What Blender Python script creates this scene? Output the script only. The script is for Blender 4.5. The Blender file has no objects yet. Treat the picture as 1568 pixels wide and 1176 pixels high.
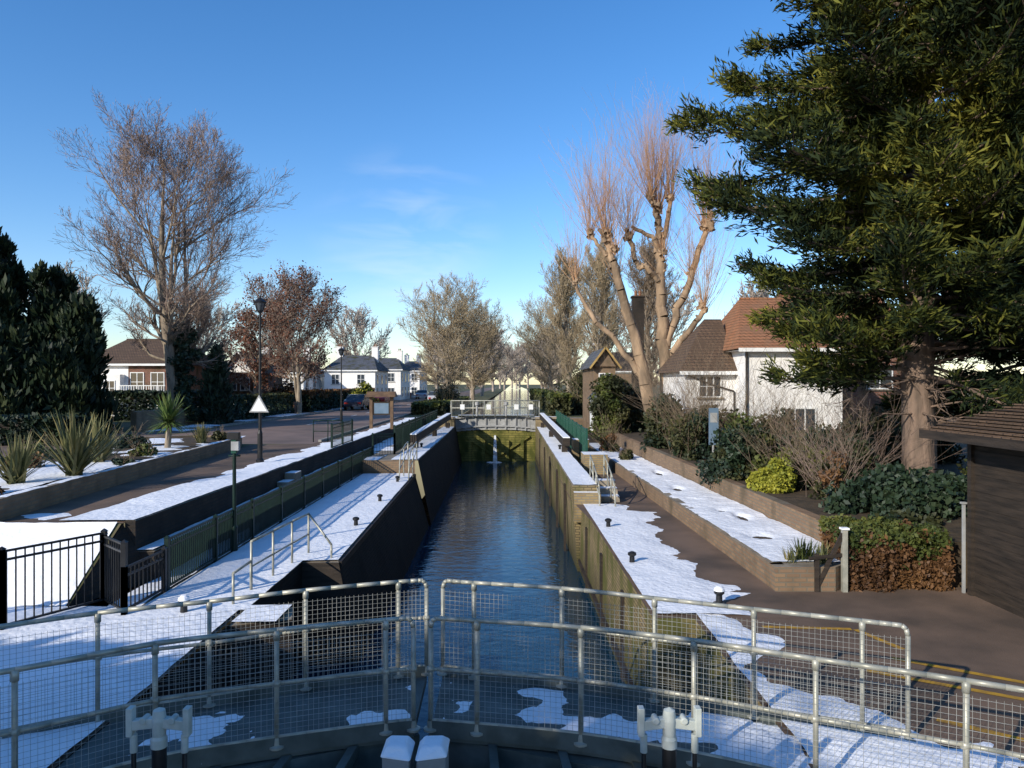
import bpy, math, random
import numpy as np
from mathutils import Vector
R = math.radians
scene = bpy.context.scene
random.seed(7); np.random.seed(7)

# ------------------------------------------------------------------ materials
def newmat(name):
    m = bpy.data.materials.new(name); m.use_nodes = True
    nt = m.node_tree; b = nt.nodes['Principled BSDF']
    return m, nt, b
def N(nt, t, **kw):
    n = nt.nodes.new(t)
    for k, v in kw.items(): setattr(n, k, v)
    return n
def ramp(nt, cols, pos):
    r = N(nt, 'ShaderNodeValToRGB'); e = r.color_ramp.elements
    while len(e) < len(cols): e.new(0.5)
    for i, (c, p) in enumerate(zip(cols, pos)):
        e[i].position = p; e[i].color = (c[0], c[1], c[2], 1)
    return r
def mat(name, c1, c2=None, rough=0.8, scale=3.0, bump=0.0, bscale=None, metal=0.0, stretch=(1,1,1), lo=0.35, hi=0.65, detail=4, spec=0.3, bdist=0.02):
    m, nt, b = newmat(name)
    if c2 is None: c2 = tuple(x*0.7 for x in c1)
    g = N(nt, 'ShaderNodeNewGeometry')
    mp = N(nt, 'ShaderNodeMapping'); mp.inputs['Scale'].default_value = stretch
    nt.links.new(g.outputs['Position'], mp.inputs['Vector'])
    n = N(nt, 'ShaderNodeTexNoise'); n.inputs['Scale'].default_value = scale; n.inputs['Detail'].default_value = detail
    nt.links.new(mp.outputs[0], n.inputs['Vector'])
    r = ramp(nt, [c1, c2], [lo, hi]); nt.links.new(n.outputs[0], r.inputs[0])
    nt.links.new(r.outputs[0], b.inputs['Base Color'])
    b.inputs['Roughness'].default_value = rough; b.inputs['Metallic'].default_value = metal
    b.inputs['Specular IOR Level'].default_value = spec
    if bump:
        n2 = N(nt, 'ShaderNodeTexNoise'); n2.inputs['Scale'].default_value = bscale or scale*5; n2.inputs['Detail'].default_value = 3
        nt.links.new(mp.outputs[0], n2.inputs['Vector'])
        bp = N(nt, 'ShaderNodeBump'); bp.inputs['Strength'].default_value = bump; bp.inputs['Distance'].default_value = bdist
        nt.links.new(n2.outputs[0], bp.inputs['Height']); nt.links.new(bp.outputs[0], b.inputs['Normal'])
    return m
def flat(name, c, rough=0.9):
    m, nt, b = newmat(name); b.inputs['Roughness'].default_value = rough; b.inputs['Specular IOR Level'].default_value = .1
    g = N(nt, 'ShaderNodeNewGeometry'); r = ramp(nt, [tuple(x*.7 for x in c), tuple(x*1.25 for x in c)], [0,1]); nt.links.new(g.outputs['Random Per Island'], r.inputs[0]); nt.links.new(r.outputs[0], b.inputs['Base Color'])
    return m
def brick(name, c1, c2, mortar, bw=0.23, bh=0.075, stain=(0.05,0.05,0.02), stainamt=(0.45,0.7), rough=0.85, ms=0.012, wet=None):
    m, nt, b = newmat(name)
    g = N(nt, 'ShaderNodeNewGeometry'); s = N(nt, 'ShaderNodeSeparateXYZ'); nt.links.new(g.outputs['Position'], s.inputs[0])
    a = N(nt, 'ShaderNodeMath', operation='ADD'); nt.links.new(s.outputs[0], a.inputs[0]); nt.links.new(s.outputs[1], a.inputs[1])
    c = N(nt, 'ShaderNodeCombineXYZ'); nt.links.new(a.outputs[0], c.inputs[0]); nt.links.new(s.outputs[2], c.inputs[1])
    t = N(nt, 'ShaderNodeTexBrick'); nt.links.new(c.outputs[0], t.inputs['Vector'])
    t.inputs['Scale'].default_value = 1; t.inputs['Brick Width'].default_value = bw; t.inputs['Row Height'].default_value = bh
    t.inputs['Mortar Size'].default_value = ms
    t.inputs['Color1'].default_value = (*c1, 1); t.inputs['Color2'].default_value = (*c2, 1); t.inputs['Mortar'].default_value = (*mortar, 1)
    mp = N(nt, 'ShaderNodeMapping'); mp.inputs['Scale'].default_value = (1,1,.55); nt.links.new(g.outputs['Position'], mp.inputs['Vector'])
    n = N(nt, 'ShaderNodeTexNoise'); n.inputs['Scale'].default_value = 1.6; n.inputs['Detail'].default_value = 5
    nt.links.new(mp.outputs[0], n.inputs['Vector'])
    r = ramp(nt, [(0,0,0),(1,1,1)], stainamt); nt.links.new(n.outputs[0], r.inputs[0])
    mx = N(nt, 'ShaderNodeMixRGB'); nt.links.new(r.outputs[0], mx.inputs[0]); nt.links.new(t.outputs[0], mx.inputs[1]); mx.inputs[2].default_value = (*stain, 1)
    out = mx.outputs[0]
    if wet:   # damp, algae-dark band above the water line
        ad = N(nt, 'ShaderNodeMath', operation='MULTIPLY_ADD'); nt.links.new(n.outputs[0], ad.inputs[0]); ad.inputs[1].default_value = 1.6; nt.links.new(s.outputs[2], ad.inputs[2])
        mr = N(nt, 'ShaderNodeMapRange'); nt.links.new(ad.outputs[0], mr.inputs['Value']); mr.inputs['From Min'].default_value = wet[0]; mr.inputs['From Max'].default_value = wet[1]; mr.inputs['To Min'].default_value = 1; mr.inputs['To Max'].default_value = 0
        m3 = N(nt, 'ShaderNodeMixRGB'); nt.links.new(mr.outputs[0], m3.inputs[0]); nt.links.new(out, m3.inputs[1]); m3.inputs[2].default_value = (0.035,0.032,0.014,1); out = m3.outputs[0]
    nt.links.new(out, b.inputs['Base Color'])
    bp = N(nt, 'ShaderNodeBump'); bp.inputs['Strength'].default_value = 0.6; bp.inputs['Distance'].default_value = 0.02
    inv = N(nt, 'ShaderNodeMath', operation='SUBTRACT'); inv.inputs[0].default_value = 1; nt.links.new(t.outputs['Fac'], inv.inputs[1])
    nt.links.new(inv.outputs[0], bp.inputs['Height']); nt.links.new(bp.outputs[0], b.inputs['Normal'])
    b.inputs['Roughness'].default_value = rough; b.inputs['Specular IOR Level'].default_value = 0.25
    return m
def leafmat(name, cols, pos=None, rough=0.6, nscale=0.7, spec=0.25):
    m, nt, b = newmat(name)
    g = N(nt, 'ShaderNodeNewGeometry')
    n = N(nt, 'ShaderNodeTexNoise'); n.inputs['Scale'].default_value = nscale; n.inputs['Detail'].default_value = 1
    nt.links.new(g.outputs['Position'], n.inputs['Vector'])
    m1 = N(nt, 'ShaderNodeMath', operation='MULTIPLY_ADD'); nt.links.new(g.outputs['Random Per Island'], m1.inputs[0]); m1.inputs[1].default_value = 0.5
    m2 = N(nt, 'ShaderNodeMath', operation='MULTIPLY_ADD'); nt.links.new(n.outputs[0], m2.inputs[0]); m2.inputs[1].default_value = 1.5; m2.inputs[2].default_value = -0.5
    nt.links.new(m2.outputs[0], m1.inputs[2])
    r = ramp(nt, cols, pos or [i/(len(cols)-1) for i in range(len(cols))]); nt.links.new(m1.outputs[0], r.inputs[0])
    nt.links.new(r.outputs[0], b.inputs['Base Color']); b.inputs['Roughness'].default_value = rough
    b.inputs['Specular IOR Level'].default_value = spec
    return m

M = {}
M['snow'] = mat('snow', (0.91,0.91,0.92), (0.84,0.85,0.87), rough=0.6, scale=2.0, bump=0.7, bscale=9, bdist=0.035)
M['tarmac'] = mat('brown_tarmac', (0.18,0.12,0.083), (0.09,0.065,0.048), rough=0.85, scale=0.9, bump=0.3, bscale=60, detail=6)
M['road'] = mat('road_surface', (0.24,0.165,0.13), (0.14,0.102,0.082), rough=0.75, scale=0.5, bump=0.2, bscale=40, detail=6)
M['kerb'] = mat('kerb_stone', (0.3,0.28,0.25), (0.18,0.17,0.15), scale=4)
M['grass'] = mat('winter_grass', (0.07,0.085,0.03), (0.12,0.10,0.05), rough=0.95, scale=0.6, bump=0.6, bscale=20)
M['soil'] = mat('leafy_soil', (0.045,0.034,0.022), (0.09,0.062,0.036), rough=0.95, scale=5, bump=0.8, bscale=25)
M['stone'] = mat('coping_stone', (0.32,0.27,0.2), (0.18,0.15,0.11), scale=3, bump=0.3)
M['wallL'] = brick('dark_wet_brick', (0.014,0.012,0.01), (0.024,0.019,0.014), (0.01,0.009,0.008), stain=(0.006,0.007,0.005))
M['wallR'] = brick('mossy_brick', (0.28,0.21,0.105), (0.20,0.155,0.08), (0.10,0.08,0.05), stain=(0.085,0.085,0.022), stainamt=(0.42,0.62), wet=(-1.25,0.0))
M['moss'] = brick('mossy_cill_brick', (0.26,0.22,0.06), (0.18,0.165,0.04), (0.06,0.06,0.02), bw=0.5, bh=0.16, stain=(0.07,0.075,0.015), stainamt=(0.4,0.6))
M['brickA'] = brick('brown_brick', (0.26,0.165,0.095), (0.19,0.12,0.075), (0.17,0.14,0.10), stain=(0.10,0.075,0.045), stainamt=(0.5,0.75))
M['brickO'] = brick('ochre_brick', (0.34,0.25,0.12), (0.26,0.18,0.09), (0.22,0.19,0.14))
M['brickD'] = brick('dark_brick', (0.035,0.027,0.02), (0.05,0.035,0.026), (0.03,0.027,0.024), stain=(0.018,0.015,0.012))
M['brickRed'] = brick('red_brick', (0.26,0.09,0.055), (0.2,0.075,0.05), (0.2,0.16,0.13))
M['roofO'] = brick('orange_roof_tiles', (0.36,0.165,0.085), (0.28,0.125,0.065), (0.12,0.06,0.03), bw=0.2, bh=0.13, stain=(0.22,0.12,0.07), ms=0.015)
M['roofB'] = brick('brown_roof_tiles', (0.15,0.095,0.06), (0.11,0.07,0.045), (0.04,0.03,0.025), bw=0.2, bh=0.13, stain=(0.09,0.06,0.04), ms=0.015)
M['roofG'] = brick('slate_roof', (0.12,0.13,0.15), (0.09,0.10,0.12), (0.05,0.05,0.06), bw=0.25, bh=0.2, ms=0.015)
M['white'] = mat('white_render', (0.85,0.83,0.80), (0.76,0.74,0.71), scale=0.8, rough=0.8)
M['whitep'] = mat('white_paint', (0.8,0.8,0.78), (0.7,0.7,0.68), scale=3, rough=0.5)
M['glass'] = mat('window_glass', (0.03,0.04,0.05), (0.05,0.06,0.07), rough=0.08, scale=1, spec=0.6)
M['rail'] = mat('galvanised_rail', (0.46,0.44,0.36), (0.28,0.28,0.23), rough=0.42, scale=6, metal=0.25)
M['wire'] = flat('galvanised_wire', (0.32,0.32,0.29), .5)
M['green'] = mat('dark_green_paint', (0.006,0.022,0.015), (0.004,0.015,0.01), rough=0.45, scale=5)
M['greenL'] = mat('green_paint', (0.014,0.075,0.05), (0.01,0.05,0.035), rough=0.4, scale=5)
M['black'] = mat('black_paint', (0.012,0.012,0.013), (0.02,0.02,0.02), rough=0.4, scale=5)
M['gear'] = mat('grey_green_cast_iron', (0.58,0.6,0.54), (0.42,0.45,0.4), rough=0.5, scale=8)
M['gate'] = mat('grey_gate_paint', (0.36,0.36,0.35), (0.25,0.25,0.24), rough=0.6, scale=3)
M['deck'] = mat('grey_green_deck', (0.12,0.135,0.12), (0.065,0.075,0.065), rough=0.6, scale=3, bump=0.3)
M['timber'] = mat('dark_timber', (0.045,0.033,0.024), (0.022,0.017,0.013), rough=0.75, scale=2, stretch=(1,1,9), bump=0.3)
M['timberL'] = mat('brown_timber', (0.16,0.10,0.055), (0.09,0.055,0.035), rough=0.7, scale=3)
M['yellow'] = mat('yellow_line_paint', (0.5,0.28,0.03), (0.3,0.17,0.04), rough=0.7, scale=7)
M['yellowF'] = mat('yellow_fascia', (0.40,0.27,0.09), (0.33,0.21,0.07), rough=0.6)
M['red'] = mat('red_paint', (0.5,0.03,0.02), (0.4,0.03,0.02), rough=0.4)
M['blue'] = mat('sign_blue_grey', (0.14,0.2,0.27), (0.1,0.16,0.22), rough=0.5)
M['carW'] = mat('silver_car_paint', (0.5,0.5,0.52), (0.45,0.45,0.47), rough=0.25)
M['carD'] = mat('dark_car_paint', (0.03,0.04,0.07), (0.03,0.035,0.05), rough=0.2)
M['carR'] = mat('red_car_paint', (0.35,0.03,0.02), (0.3,0.03,0.02), rough=0.2)
M['bark'] = mat('grey_bark', (0.34,0.275,0.20), (0.17,0.135,0.10), rough=0.9, scale=4, stretch=(1,1,0.3), bump=0.7, bscale=12)
M['twig'] = flat('bare_twigs', (0.22,0.165,0.115))
M['twigR'] = flat('grey_brown_twigs', (0.26,0.19,0.15))
M['barkP'] = mat('pale_pollard_bark', (0.42,0.29,0.18), (0.16,0.115,0.075), rough=0.9, scale=1.8, stretch=(1,1,0.4), bump=0.9, bscale=8, bdist=.04)
M['twigP'] = flat('tan_pollard_twigs', (0.52,0.31,0.175))
M['twigY'] = flat('ochre_twigs', (0.33,0.26,0.165))
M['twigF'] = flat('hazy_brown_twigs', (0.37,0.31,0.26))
M['barkC'] = mat('conifer_bark', (0.24,0.165,0.12), (0.11,0.08,0.06), rough=0.9, scale=5, stretch=(1,1,0.25), bump=1.0, bscale=10, bdist=0.05)
M['conifer'] = leafmat('cypress_foliage', [(0.007,0.014,0.008),(0.02,0.03,0.011),(0.07,0.08,0.015),(0.19,0.175,0.03)], [0.15,0.42,0.68,0.98], nscale=0.4, rough=.75, spec=.1)
M['yew'] = leafmat('yew_foliage', [(0.005,0.011,0.007),(0.012,0.025,0.01),(0.04,0.05,0.017)])
M['copper'] = leafmat('copper_leaves', [(0.08,0.03,0.02),(0.15,0.055,0.03),(0.22,0.09,0.045)])
M['ivy'] = leafmat('ivy_leaves', [(0.008,0.016,0.009),(0.015,0.033,0.014),(0.04,0.058,0.025)], spec=0.45)
M['shrub'] = leafmat('shrub_leaves', [(0.014,0.02,0.008),(0.04,0.044,0.016),(0.095,0.085,0.03)])
M['shrubR'] = leafmat('russet_leaves', [(0.05,0.025,0.013),(0.13,0.065,0.027),(0.22,0.11,0.037)])
M['shrubY'] = leafmat('golden_leaves', [(0.10,0.12,0.015),(0.28,0.27,0.03),(0.45,0.40,0.06)])
M['hedgeT'] = leafmat('green_hedge_leaves', [(0.025,0.04,0.01),(0.065,0.08,0.018),(0.14,0.14,0.028)])
M['flax'] = leafmat('flax_blades', [(0.05,0.07,0.03),(0.13,0.13,0.05),(0.3,0.24,0.1)], nscale=3)
M['flaxG'] = leafmat('cabbage_palm_blades', [(0.04,0.08,0.02),(0.10,0.15,0.04),(0.2,0.22,0.07)], nscale=3)
M['foam'] = mat('white_water', (0.8,0.82,0.82), (0.6,0.63,0.63), rough=0.4, scale=10)

def water_mat(name, base, bs=2.2, strength=0.35):
    m, nt, b = newmat(name)
    b.inputs['Base Color'].default_value = (*base, 1); b.inputs['Roughness'].default_value = 0.05
    b.inputs['IOR'].default_value = 1.36
    g = N(nt, 'ShaderNodeNewGeometry'); mp = N(nt, 'ShaderNodeMapping'); mp.inputs['Scale'].default_value = (1, 1.6, 1)
    nt.links.new(g.outputs['Position'], mp.inputs['Vector'])
    n = N(nt, 'ShaderNodeTexNoise'); n.inputs['Scale'].default_value = bs; n.inputs['Detail'].default_value = 3; n.inputs['Distortion'].default_value = 0.6
    nt.links.new(mp.outputs[0], n.inputs['Vector'])
    bp = N(nt, 'ShaderNodeBump'); bp.inputs['Strength'].default_value = strength; bp.inputs['Distance'].default_value = 0.05
    nt.links.new(n.outputs[0], bp.inputs['Height']); nt.links.new(bp.outputs[0], b.inputs['Normal'])
    return m
M['water'] = water_mat('lock_water', (0.005,0.03,0.055), strength=.28)

# ------------------------------------------------------------------ builder
class B:
    def __init__(s, name): s.name=name; s.v=[]; s.f=[]; s.m=[]; s.mats=[]; s.sm=[]
    def mi(s, k):
        if k not in s.mats: s.mats.append(k)
        return s.mats.index(k)
    def face(s, pts, k, smooth=False):
        i=len(s.v); s.v += [tuple(p) for p in pts]; s.f.append(tuple(range(i,i+len(pts)))); s.m.append(s.mi(k)); s.sm.append(smooth)
    def hexa(s, b4, t4, k, top=None):
        i=len(s.v); s.v += [tuple(p) for p in b4]+[tuple(p) for p in t4]
        for j,f in enumerate([(3,2,1,0),(4,5,6,7),(0,1,5,4),(1,2,6,5),(2,3,7,6),(3,0,4,7)]):
            s.f.append(tuple(i+q for q in f)); s.m.append(s.mi(top if (top and j==1) else k)); s.sm.append(False)
    def box(s,x0,x1,y0,y1,z0,z1,k,top=None):
        s.hexa([(x0,y0,z0),(x1,y0,z0),(x1,y1,z0),(x0,y1,z0)],[(x0,y0,z1),(x1,y0,z1),(x1,y1,z1),(x0,y1,z1)],k,top)
    def bar(s,p0,p1,w,h,k):
        p0=Vector(p0);p1=Vector(p1);d=(p1-p0).normalized(); up=Vector((0,0,1))
        if abs(d.z)>0.95: up=Vector((0,1,0))
        sd=d.cross(up).normalized()*w/2; u=sd.cross(d).normalized()*h/2
        s.hexa([p0-sd-u,p0+sd-u,p1+sd-u,p1-sd-u],[p0-sd+u,p0+sd+u,p1+sd+u,p1-sd+u],k)
    def tube(s,p0,p1,r,k,n=8,r1=None,cap=True):
        p0=Vector(p0);p1=Vector(p1); r1=r if r1 is None else r1
        d=(p1-p0).normalized(); a=d.orthogonal().normalized(); b=d.cross(a); i=len(s.v)
        for p,rr in ((p0,r),(p1,r1)):
            for j in range(n):
                t=2*math.pi*j/n; s.v.append(tuple(p+a*math.cos(t)*rr+b*math.sin(t)*rr))
        for j in range(n):
            s.f.append((i+j,i+(j+1)%n,i+n+(j+1)%n,i+n+j)); s.m.append(s.mi(k)); s.sm.append(True)
        if cap:
            s.f.append(tuple(i+j for j in reversed(range(n)))); s.m.append(s.mi(k)); s.sm.append(False)
            s.f.append(tuple(i+n+j for j in range(n))); s.m.append(s.mi(k)); s.sm.append(False)
    def path(s,pts,r,k,n=8):
        for a,b in zip(pts[:-1],pts[1:]): s.tube(a,b,r,k,n)
    def lathe(s,x,y,prof,k,n=14):
        for (r0,z0),(r1,z1) in zip(prof[:-1],prof[1:]):
            i=len(s.v)
            for r,z in ((r0,z0),(r1,z1)):
                for j in range(n):
                    t=2*math.pi*j/n; s.v.append((x+r*math.cos(t),y+r*math.sin(t),z))
            for j in range(n):
                s.f.append((i+j,i+(j+1)%n,i+n+(j+1)%n,i+n+j)); s.m.append(s.mi(k)); s.sm.append(True)
    def done(s, bevel=0):
        me=bpy.data.meshes.new(s.name); me.from_pydata(s.v,[],s.f)
        for k in s.mats: me.materials.append(M[k])
        me.polygons.foreach_set('material_index', s.m); me.polygons.foreach_set('use_smooth', s.sm); me.update()
        o=bpy.data.objects.new(s.name,me); scene.collection.objects.link(o)
        if bevel:
            md=o.modifiers.new('bevel','BEVEL'); md.width=bevel; md.segments=2; md.limit_method='ANGLE'
        return o

def npmesh(name, parts, smooth=False):
    V=[];F=[];MI=[];off=0;keys=[]
    for v,f,k in parts:
        if len(f)==0: continue
        if k not in keys: keys.append(k)
        V.append(v);F.append(f+off);MI.append(np.full(len(f),keys.index(k),dtype=np.int32));off+=len(v)
    V=np.concatenate(V).astype(np.float32);F=np.concatenate(F).astype(np.int32);MI=np.concatenate(MI)
    me=bpy.data.meshes.new(name); me.vertices.add(len(V)); me.vertices.foreach_set('co',V.ravel())
    me.loops.add(F.size); me.loops.foreach_set('vertex_index',F.ravel())
    me.polygons.add(len(F)); me.polygons.foreach_set('loop_start',np.arange(0,F.size,4,dtype=np.int32))
    me.polygons.foreach_set('loop_total',np.full(len(F),4,dtype=np.int32))
    for k in keys: me.materials.append(M[k])
    me.polygons.foreach_set('material_index',MI)
    if smooth: me.polygons.foreach_set('use_smooth',np.ones(len(F),dtype=bool))
    me.update(calc_edges=True)
    o=bpy.data.objects.new(name,me); scene.collection.objects.link(o); return o

def tubes(segs, n=3):
    S=np.asarray(segs,dtype=np.float64)
    if len(S)==0: return np.zeros((0,3)),np.zeros((0,4),dtype=int)
    p0=S[:,0:3];p1=S[:,3:6];r0=S[:,6];r1=S[:,7]
    d=p1-p0; d/= (np.linalg.norm(d,axis=1,keepdims=True)+1e-9)
    ref=np.where(np.abs(d[:,2:3])>0.9,np.array([[1.,0,0]]),np.array([[0,0,1.]]))
    a=np.cross(d,ref); a/=np.linalg.norm(a,axis=1,keepdims=True); b=np.cross(d,a)
    V=np.zeros((len(S),2*n,3))
    for j in range(n):
        t=2*math.pi*j/n; o=a*math.cos(t)+b*math.sin(t)
        V[:,j]=p0+o*r0[:,None]; V[:,n+j]=p1+o*r1[:,None]
    base=(np.arange(len(S))*2*n)[:,None]
    F=np.concatenate([base+np.array([[j,(j+1)%n,n+(j+1)%n,n+j]]) for j in range(n)],axis=0)
    return V.reshape(-1,3),F
def ribbons(segs, seed=0):
    S=np.asarray(segs,dtype=np.float64)
    if len(S)==0: return np.zeros((0,3)),np.zeros((0,4),dtype=int)
    rg=np.random.default_rng(seed); p0=S[:,0:3];p1=S[:,3:6]
    a=np.cross(p1-p0,rg.normal(size=p0.shape)); a/=np.linalg.norm(a,axis=1,keepdims=True)+1e-9
    r0=S[:,6:7]*1.25; r1=S[:,7:8]*1.25
    V=np.stack([p0-a*r0,p0+a*r0,p1+a*r1,p1-a*r1],axis=1); F=(np.arange(len(S))*4)[:,None]+np.arange(4)[None]
    return V.reshape(-1,3),F

def leaves(cent, size, aspect=1.6, updir=None, jit=1.0, rng=np.random):
    n=len(cent)
    if updir is None: u=rng.normal(size=(n,3))
    else: u=updir+rng.normal(size=(n,3))*jit
    u/=np.linalg.norm(u,axis=1,keepdims=True)
    w=rng.normal(size=(n,3)); w=np.cross(u,w); w/=np.linalg.norm(w,axis=1,keepdims=True)
    s=(size*(0.6+0.8*rng.random(n)))[:,None]
    a=u*s*aspect*0.5; b=w*s*0.5
    V=np.stack([cent-a,cent-b*0.9,cent+a,cent+b],axis=1)
    F=(np.arange(n)*4)[:,None]+np.arange(4)[None]
    return V.reshape(-1,3),F

def vnoise(x,y,s=1.0,seed=0):
    x=np.asarray(x)*s+seed*17.3; y=np.asarray(y)*s+seed*5.1
    tot=0;amp=1;nrm=0
    for o in range(4):
        xi=np.floor(x).astype(np.int64);yi=np.floor(y).astype(np.int64);fx=x-xi;fy=y-yi
        fx=fx*fx*(3-2*fx);fy=fy*fy*(3-2*fy)
        def h(a,b):
            q=np.sin(a*127.1+b*311.7+seed*74.7)*43758.5453; return q-np.floor(q)
        v=(h(xi,yi)*(1-fx)+h(xi+1,yi)*fx)*(1-fy)+(h(xi,yi+1)*(1-fx)+h(xi+1,yi+1)*fx)*fy
        tot=tot+v*amp;nrm+=amp;amp*=0.55;x=x*2.03;y=y*2.03
    return tot/nrm

SNOW=[]
def snowfield(y0,y1,xl,xr,zf,mask,step=0.08,h=0.035,nx=None):
    ys=np.arange(y0,y1+1e-6,step); w=max(abs(xr(y)-xl(y)) for y in (y0,y1)); nx=nx or max(3,int(w/step)+1)
    s=np.linspace(0,1,nx); Y,Sg=np.meshgrid(ys,s,indexing='ij')
    XL=np.array([xl(y) for y in ys])[:,None]; XR=np.array([xr(y) for y in ys])[:,None]
    X=XL+(XR-XL)*Sg
    m=mask(X,Y,Sg)
    Z=zf(X,Y)+h*np.clip(m*3,-1,1)+ (vnoise(X,Y,1.5,3)-0.5)*0.03*np.clip(m*3,0,1)
    V=np.stack([X,Y,Z],axis=-1).reshape(-1,3)
    ny=len(ys); I=np.arange(ny*nx).reshape(ny,nx)
    F=np.stack([I[:-1,:-1],I[:-1,1:],I[1:,1:],I[1:,:-1]],axis=-1).reshape(-1,4)
    keep=(m.ravel()[F]>-0.3).any(axis=1)
    SNOW.append((V,F[keep],'snow'))
const=lambda c:(lambda y:c)
def lin(pts):
    ys=[p[0] for p in pts];xs=[p[1] for p in pts]
    return lambda y: float(np.interp(y,ys,xs))

# ------------------------------------------------------------------ levels (metres; lock side z=0)
WZ=-1.95
LT=lin([(14.3,-3.3),(28.4,-3.67),(28.41,-3.56),(45,-3.75),(52,-3.9)])
LB=lin([(14.3,-2.75),(21,-2.72),(35,-2.95),(52,-3.3)])
RT=lin([(10.9,2.05),(21.4,1.95),(21.41,1.72),(52,1.62)])
RB=lin([(10.9,2.05),(21.4,1.93),(52,1.6)])
PATHR=lin([(12.3,4.32),(36,3.75),(54,3.6)])
T2=lin([(12.3,5.95),(33.5,5.15),(54,4.9)])

g=B('ground')
g.face([(-1500,12.9,1),(-6.7,12.9,1),(-6.7,54,1),(-1500,54,1)],'grass')
g.face([(-1500,54,1),(-4.0,54,1),(-3.5,140,1),(-3.4,400,1),(-3,3000,1),(-1500,3000,1)],'grass')
g.face([(1.9,54,1),(1500,54,1),(1500,3000,1),(9,3000,1),(8,400,1),(4,140,1)],'grass')
g.face([(T2(12.6)+.1,12.6,.75),(1500,12.6,.75),(1500,54,1),(T2(54)+.1,54,1),(T2(33.5)+.1,33.5,.9)],'soil')
g.face([(-1500,-300,0),(-4.05,-300,0),(-4.05,11.4,0),(-1500,11.4,0)],'tarmac')
g.face([(-1500,11.4,0),(-6.75,11.4,0),(-6.75,12.9,1),(-1500,12.9,1)],'grass')
g.face([(2.65,-300,0),(1500,-300,0),(1500,12.6,0),(2.65,12.6,0)],'tarmac')
g.face([(1500,12.6,0),(T2(12.6)+.1,12.6,0),(T2(12.6)+.1,12.6,.75),(1500,12.6,.75)],'soil')
g.done()

w=B('water'); w.face([(-4.2,-60,WZ),(2.9,-60,WZ),(2.9,52,WZ),(-4.2,52,WZ)],'water')
w.face([(-4.3,52.5,.8),(2.2,52.5,.8),(4.5,140,.8),(9,400,.8),(10,3000,.8),(-4,3000,.8),(-4,400,.8),(-4,140,.8)],'water'); w.done()

lw=B('lock_wall')
ys=[14.3]+list(np.linspace(16,28.4,7)); 
for a,b in zip(ys[:-1],ys[1:]):
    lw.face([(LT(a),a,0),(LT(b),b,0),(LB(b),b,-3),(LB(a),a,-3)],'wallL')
    lw.face([(LT(a),a,0),(-6.7,a,0),(-6.7,b,0),(LT(b),b,0)],'stone')
ys=list(np.linspace(28.42,52,10))
for a,b in zip(ys[:-1],ys[1:]):
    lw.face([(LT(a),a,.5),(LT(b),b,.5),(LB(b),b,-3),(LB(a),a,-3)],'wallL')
    lw.face([(LT(a),a,.5),(-6.7,a,.5),(-6.7,b,.5),(LT(b),b,.5)],'stone')
lw.face([(LT(28.4),28.42,.5),(-6.7,28.42,.5),(-6.7,28.42,-.1),(LT(28.4),28.42,-.1)],'brickA')
lw.face([(-4.0,14.3,0),(LT(14.3),14.3,0),(LB(14.3),14.3,-3),(-4.0,14.3,-3)],'timber')
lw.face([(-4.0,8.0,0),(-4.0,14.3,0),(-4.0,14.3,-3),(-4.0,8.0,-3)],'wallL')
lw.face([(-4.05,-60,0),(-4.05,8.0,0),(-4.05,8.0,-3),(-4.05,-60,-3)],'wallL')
lw.face([(-4.0,11.3,0),(-4.0,14.3,0),(-6.75,14.3,0),(-6.75,11.3,0)],'stone')
lw.hexa([(-4.0,10.6,-3),(-3.2,10.9,-3),(-3.35,11.5,-3),(-4.0,11.6,-3)],[(-4.0,10.6,-.02),(-3.2,10.9,-.02),(-3.35,11.5,-.02),(-4.0,11.6,-.02)],'timber','stone')
for a,b in ((14.35,20),(20.05,28.3)):
    lw.hexa([(LT(a)-.02,a,-.12),(LT(a)+.05,a,-.12),(LT(b)+.05,b,-.12),(LT(b)-.02,b,-.12)],[(LT(a)-.02,a,.01),(LT(a)+.05,a,.01),(LT(b)+.05,b,.01),(LT(b)-.02,b,.01)],'timber')
lw.hexa([(-6.7,13,-.1),(-6.52,13,-.1),(-6.52,54,-.1),(-6.7,54,-.1)],[(-6.7,13,1.03),(-6.52,13,1.03),(-6.52,54,1.03),(-6.7,54,1.03)],'brickD','stone')
lw.hexa([(-6.52,13,-.1),(-6.2,13,-.1),(-6.2,28.4,-.1),(-6.52,28.4,-.1)],[(-6.52,13,.5),(-6.2,13,.5),(-6.2,28.4,.5),(-6.52,28.4,.5)],'brickD','stone')
lw.face([(-6.75,11.4,0),(-6.2,11.4,0),(-6.2,13,0),(-6.75,13,1)],'brickD')
lw.face([(-6.75,11.4,0),(-6.72,13.0,1),(-6.72,13.0,0)],'brickD')
ys=list(np.linspace(10.9,21.4,6))
for a,b in zip(ys[:-1],ys[1:]):
    lw.face([(RT(a),a,0),(RB(a),a,-3),(RB(b),b,-3),(RT(b),b,0)],'wallR')
ys=list(np.linspace(21.42,52,8))
for a,b in zip(ys[:-1],ys[1:]):
    lw.hexa([(RB(a),a,-3),(RT(a)+.75,a,-3),(RT(b)+.75,b,-3),(RB(b),b,-3)],[(RT(a),a,.5),(RT(a)+.75,a,.5),(RT(b)+.75,b,.5),(RT(b),b,.5)],'wallR','stone')
ys=[10.9,12.61]+list(np.linspace(15,54,12))
for a,b in zip(ys[:-1],ys[1:]):
    xa=PATHR(a) if a>12.6 else 4.32
    lw.face([(RT(a),a,.003),(xa,a,.003),(PATHR(b),b,.003),(RT(b),b,.003)],'tarmac')
lw.face([(RT(10.9),10.9,0),(2.65,10.9,0),(2.65,10.9,-3),(RT(10.9),10.9,-3)],'wallR')
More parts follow.
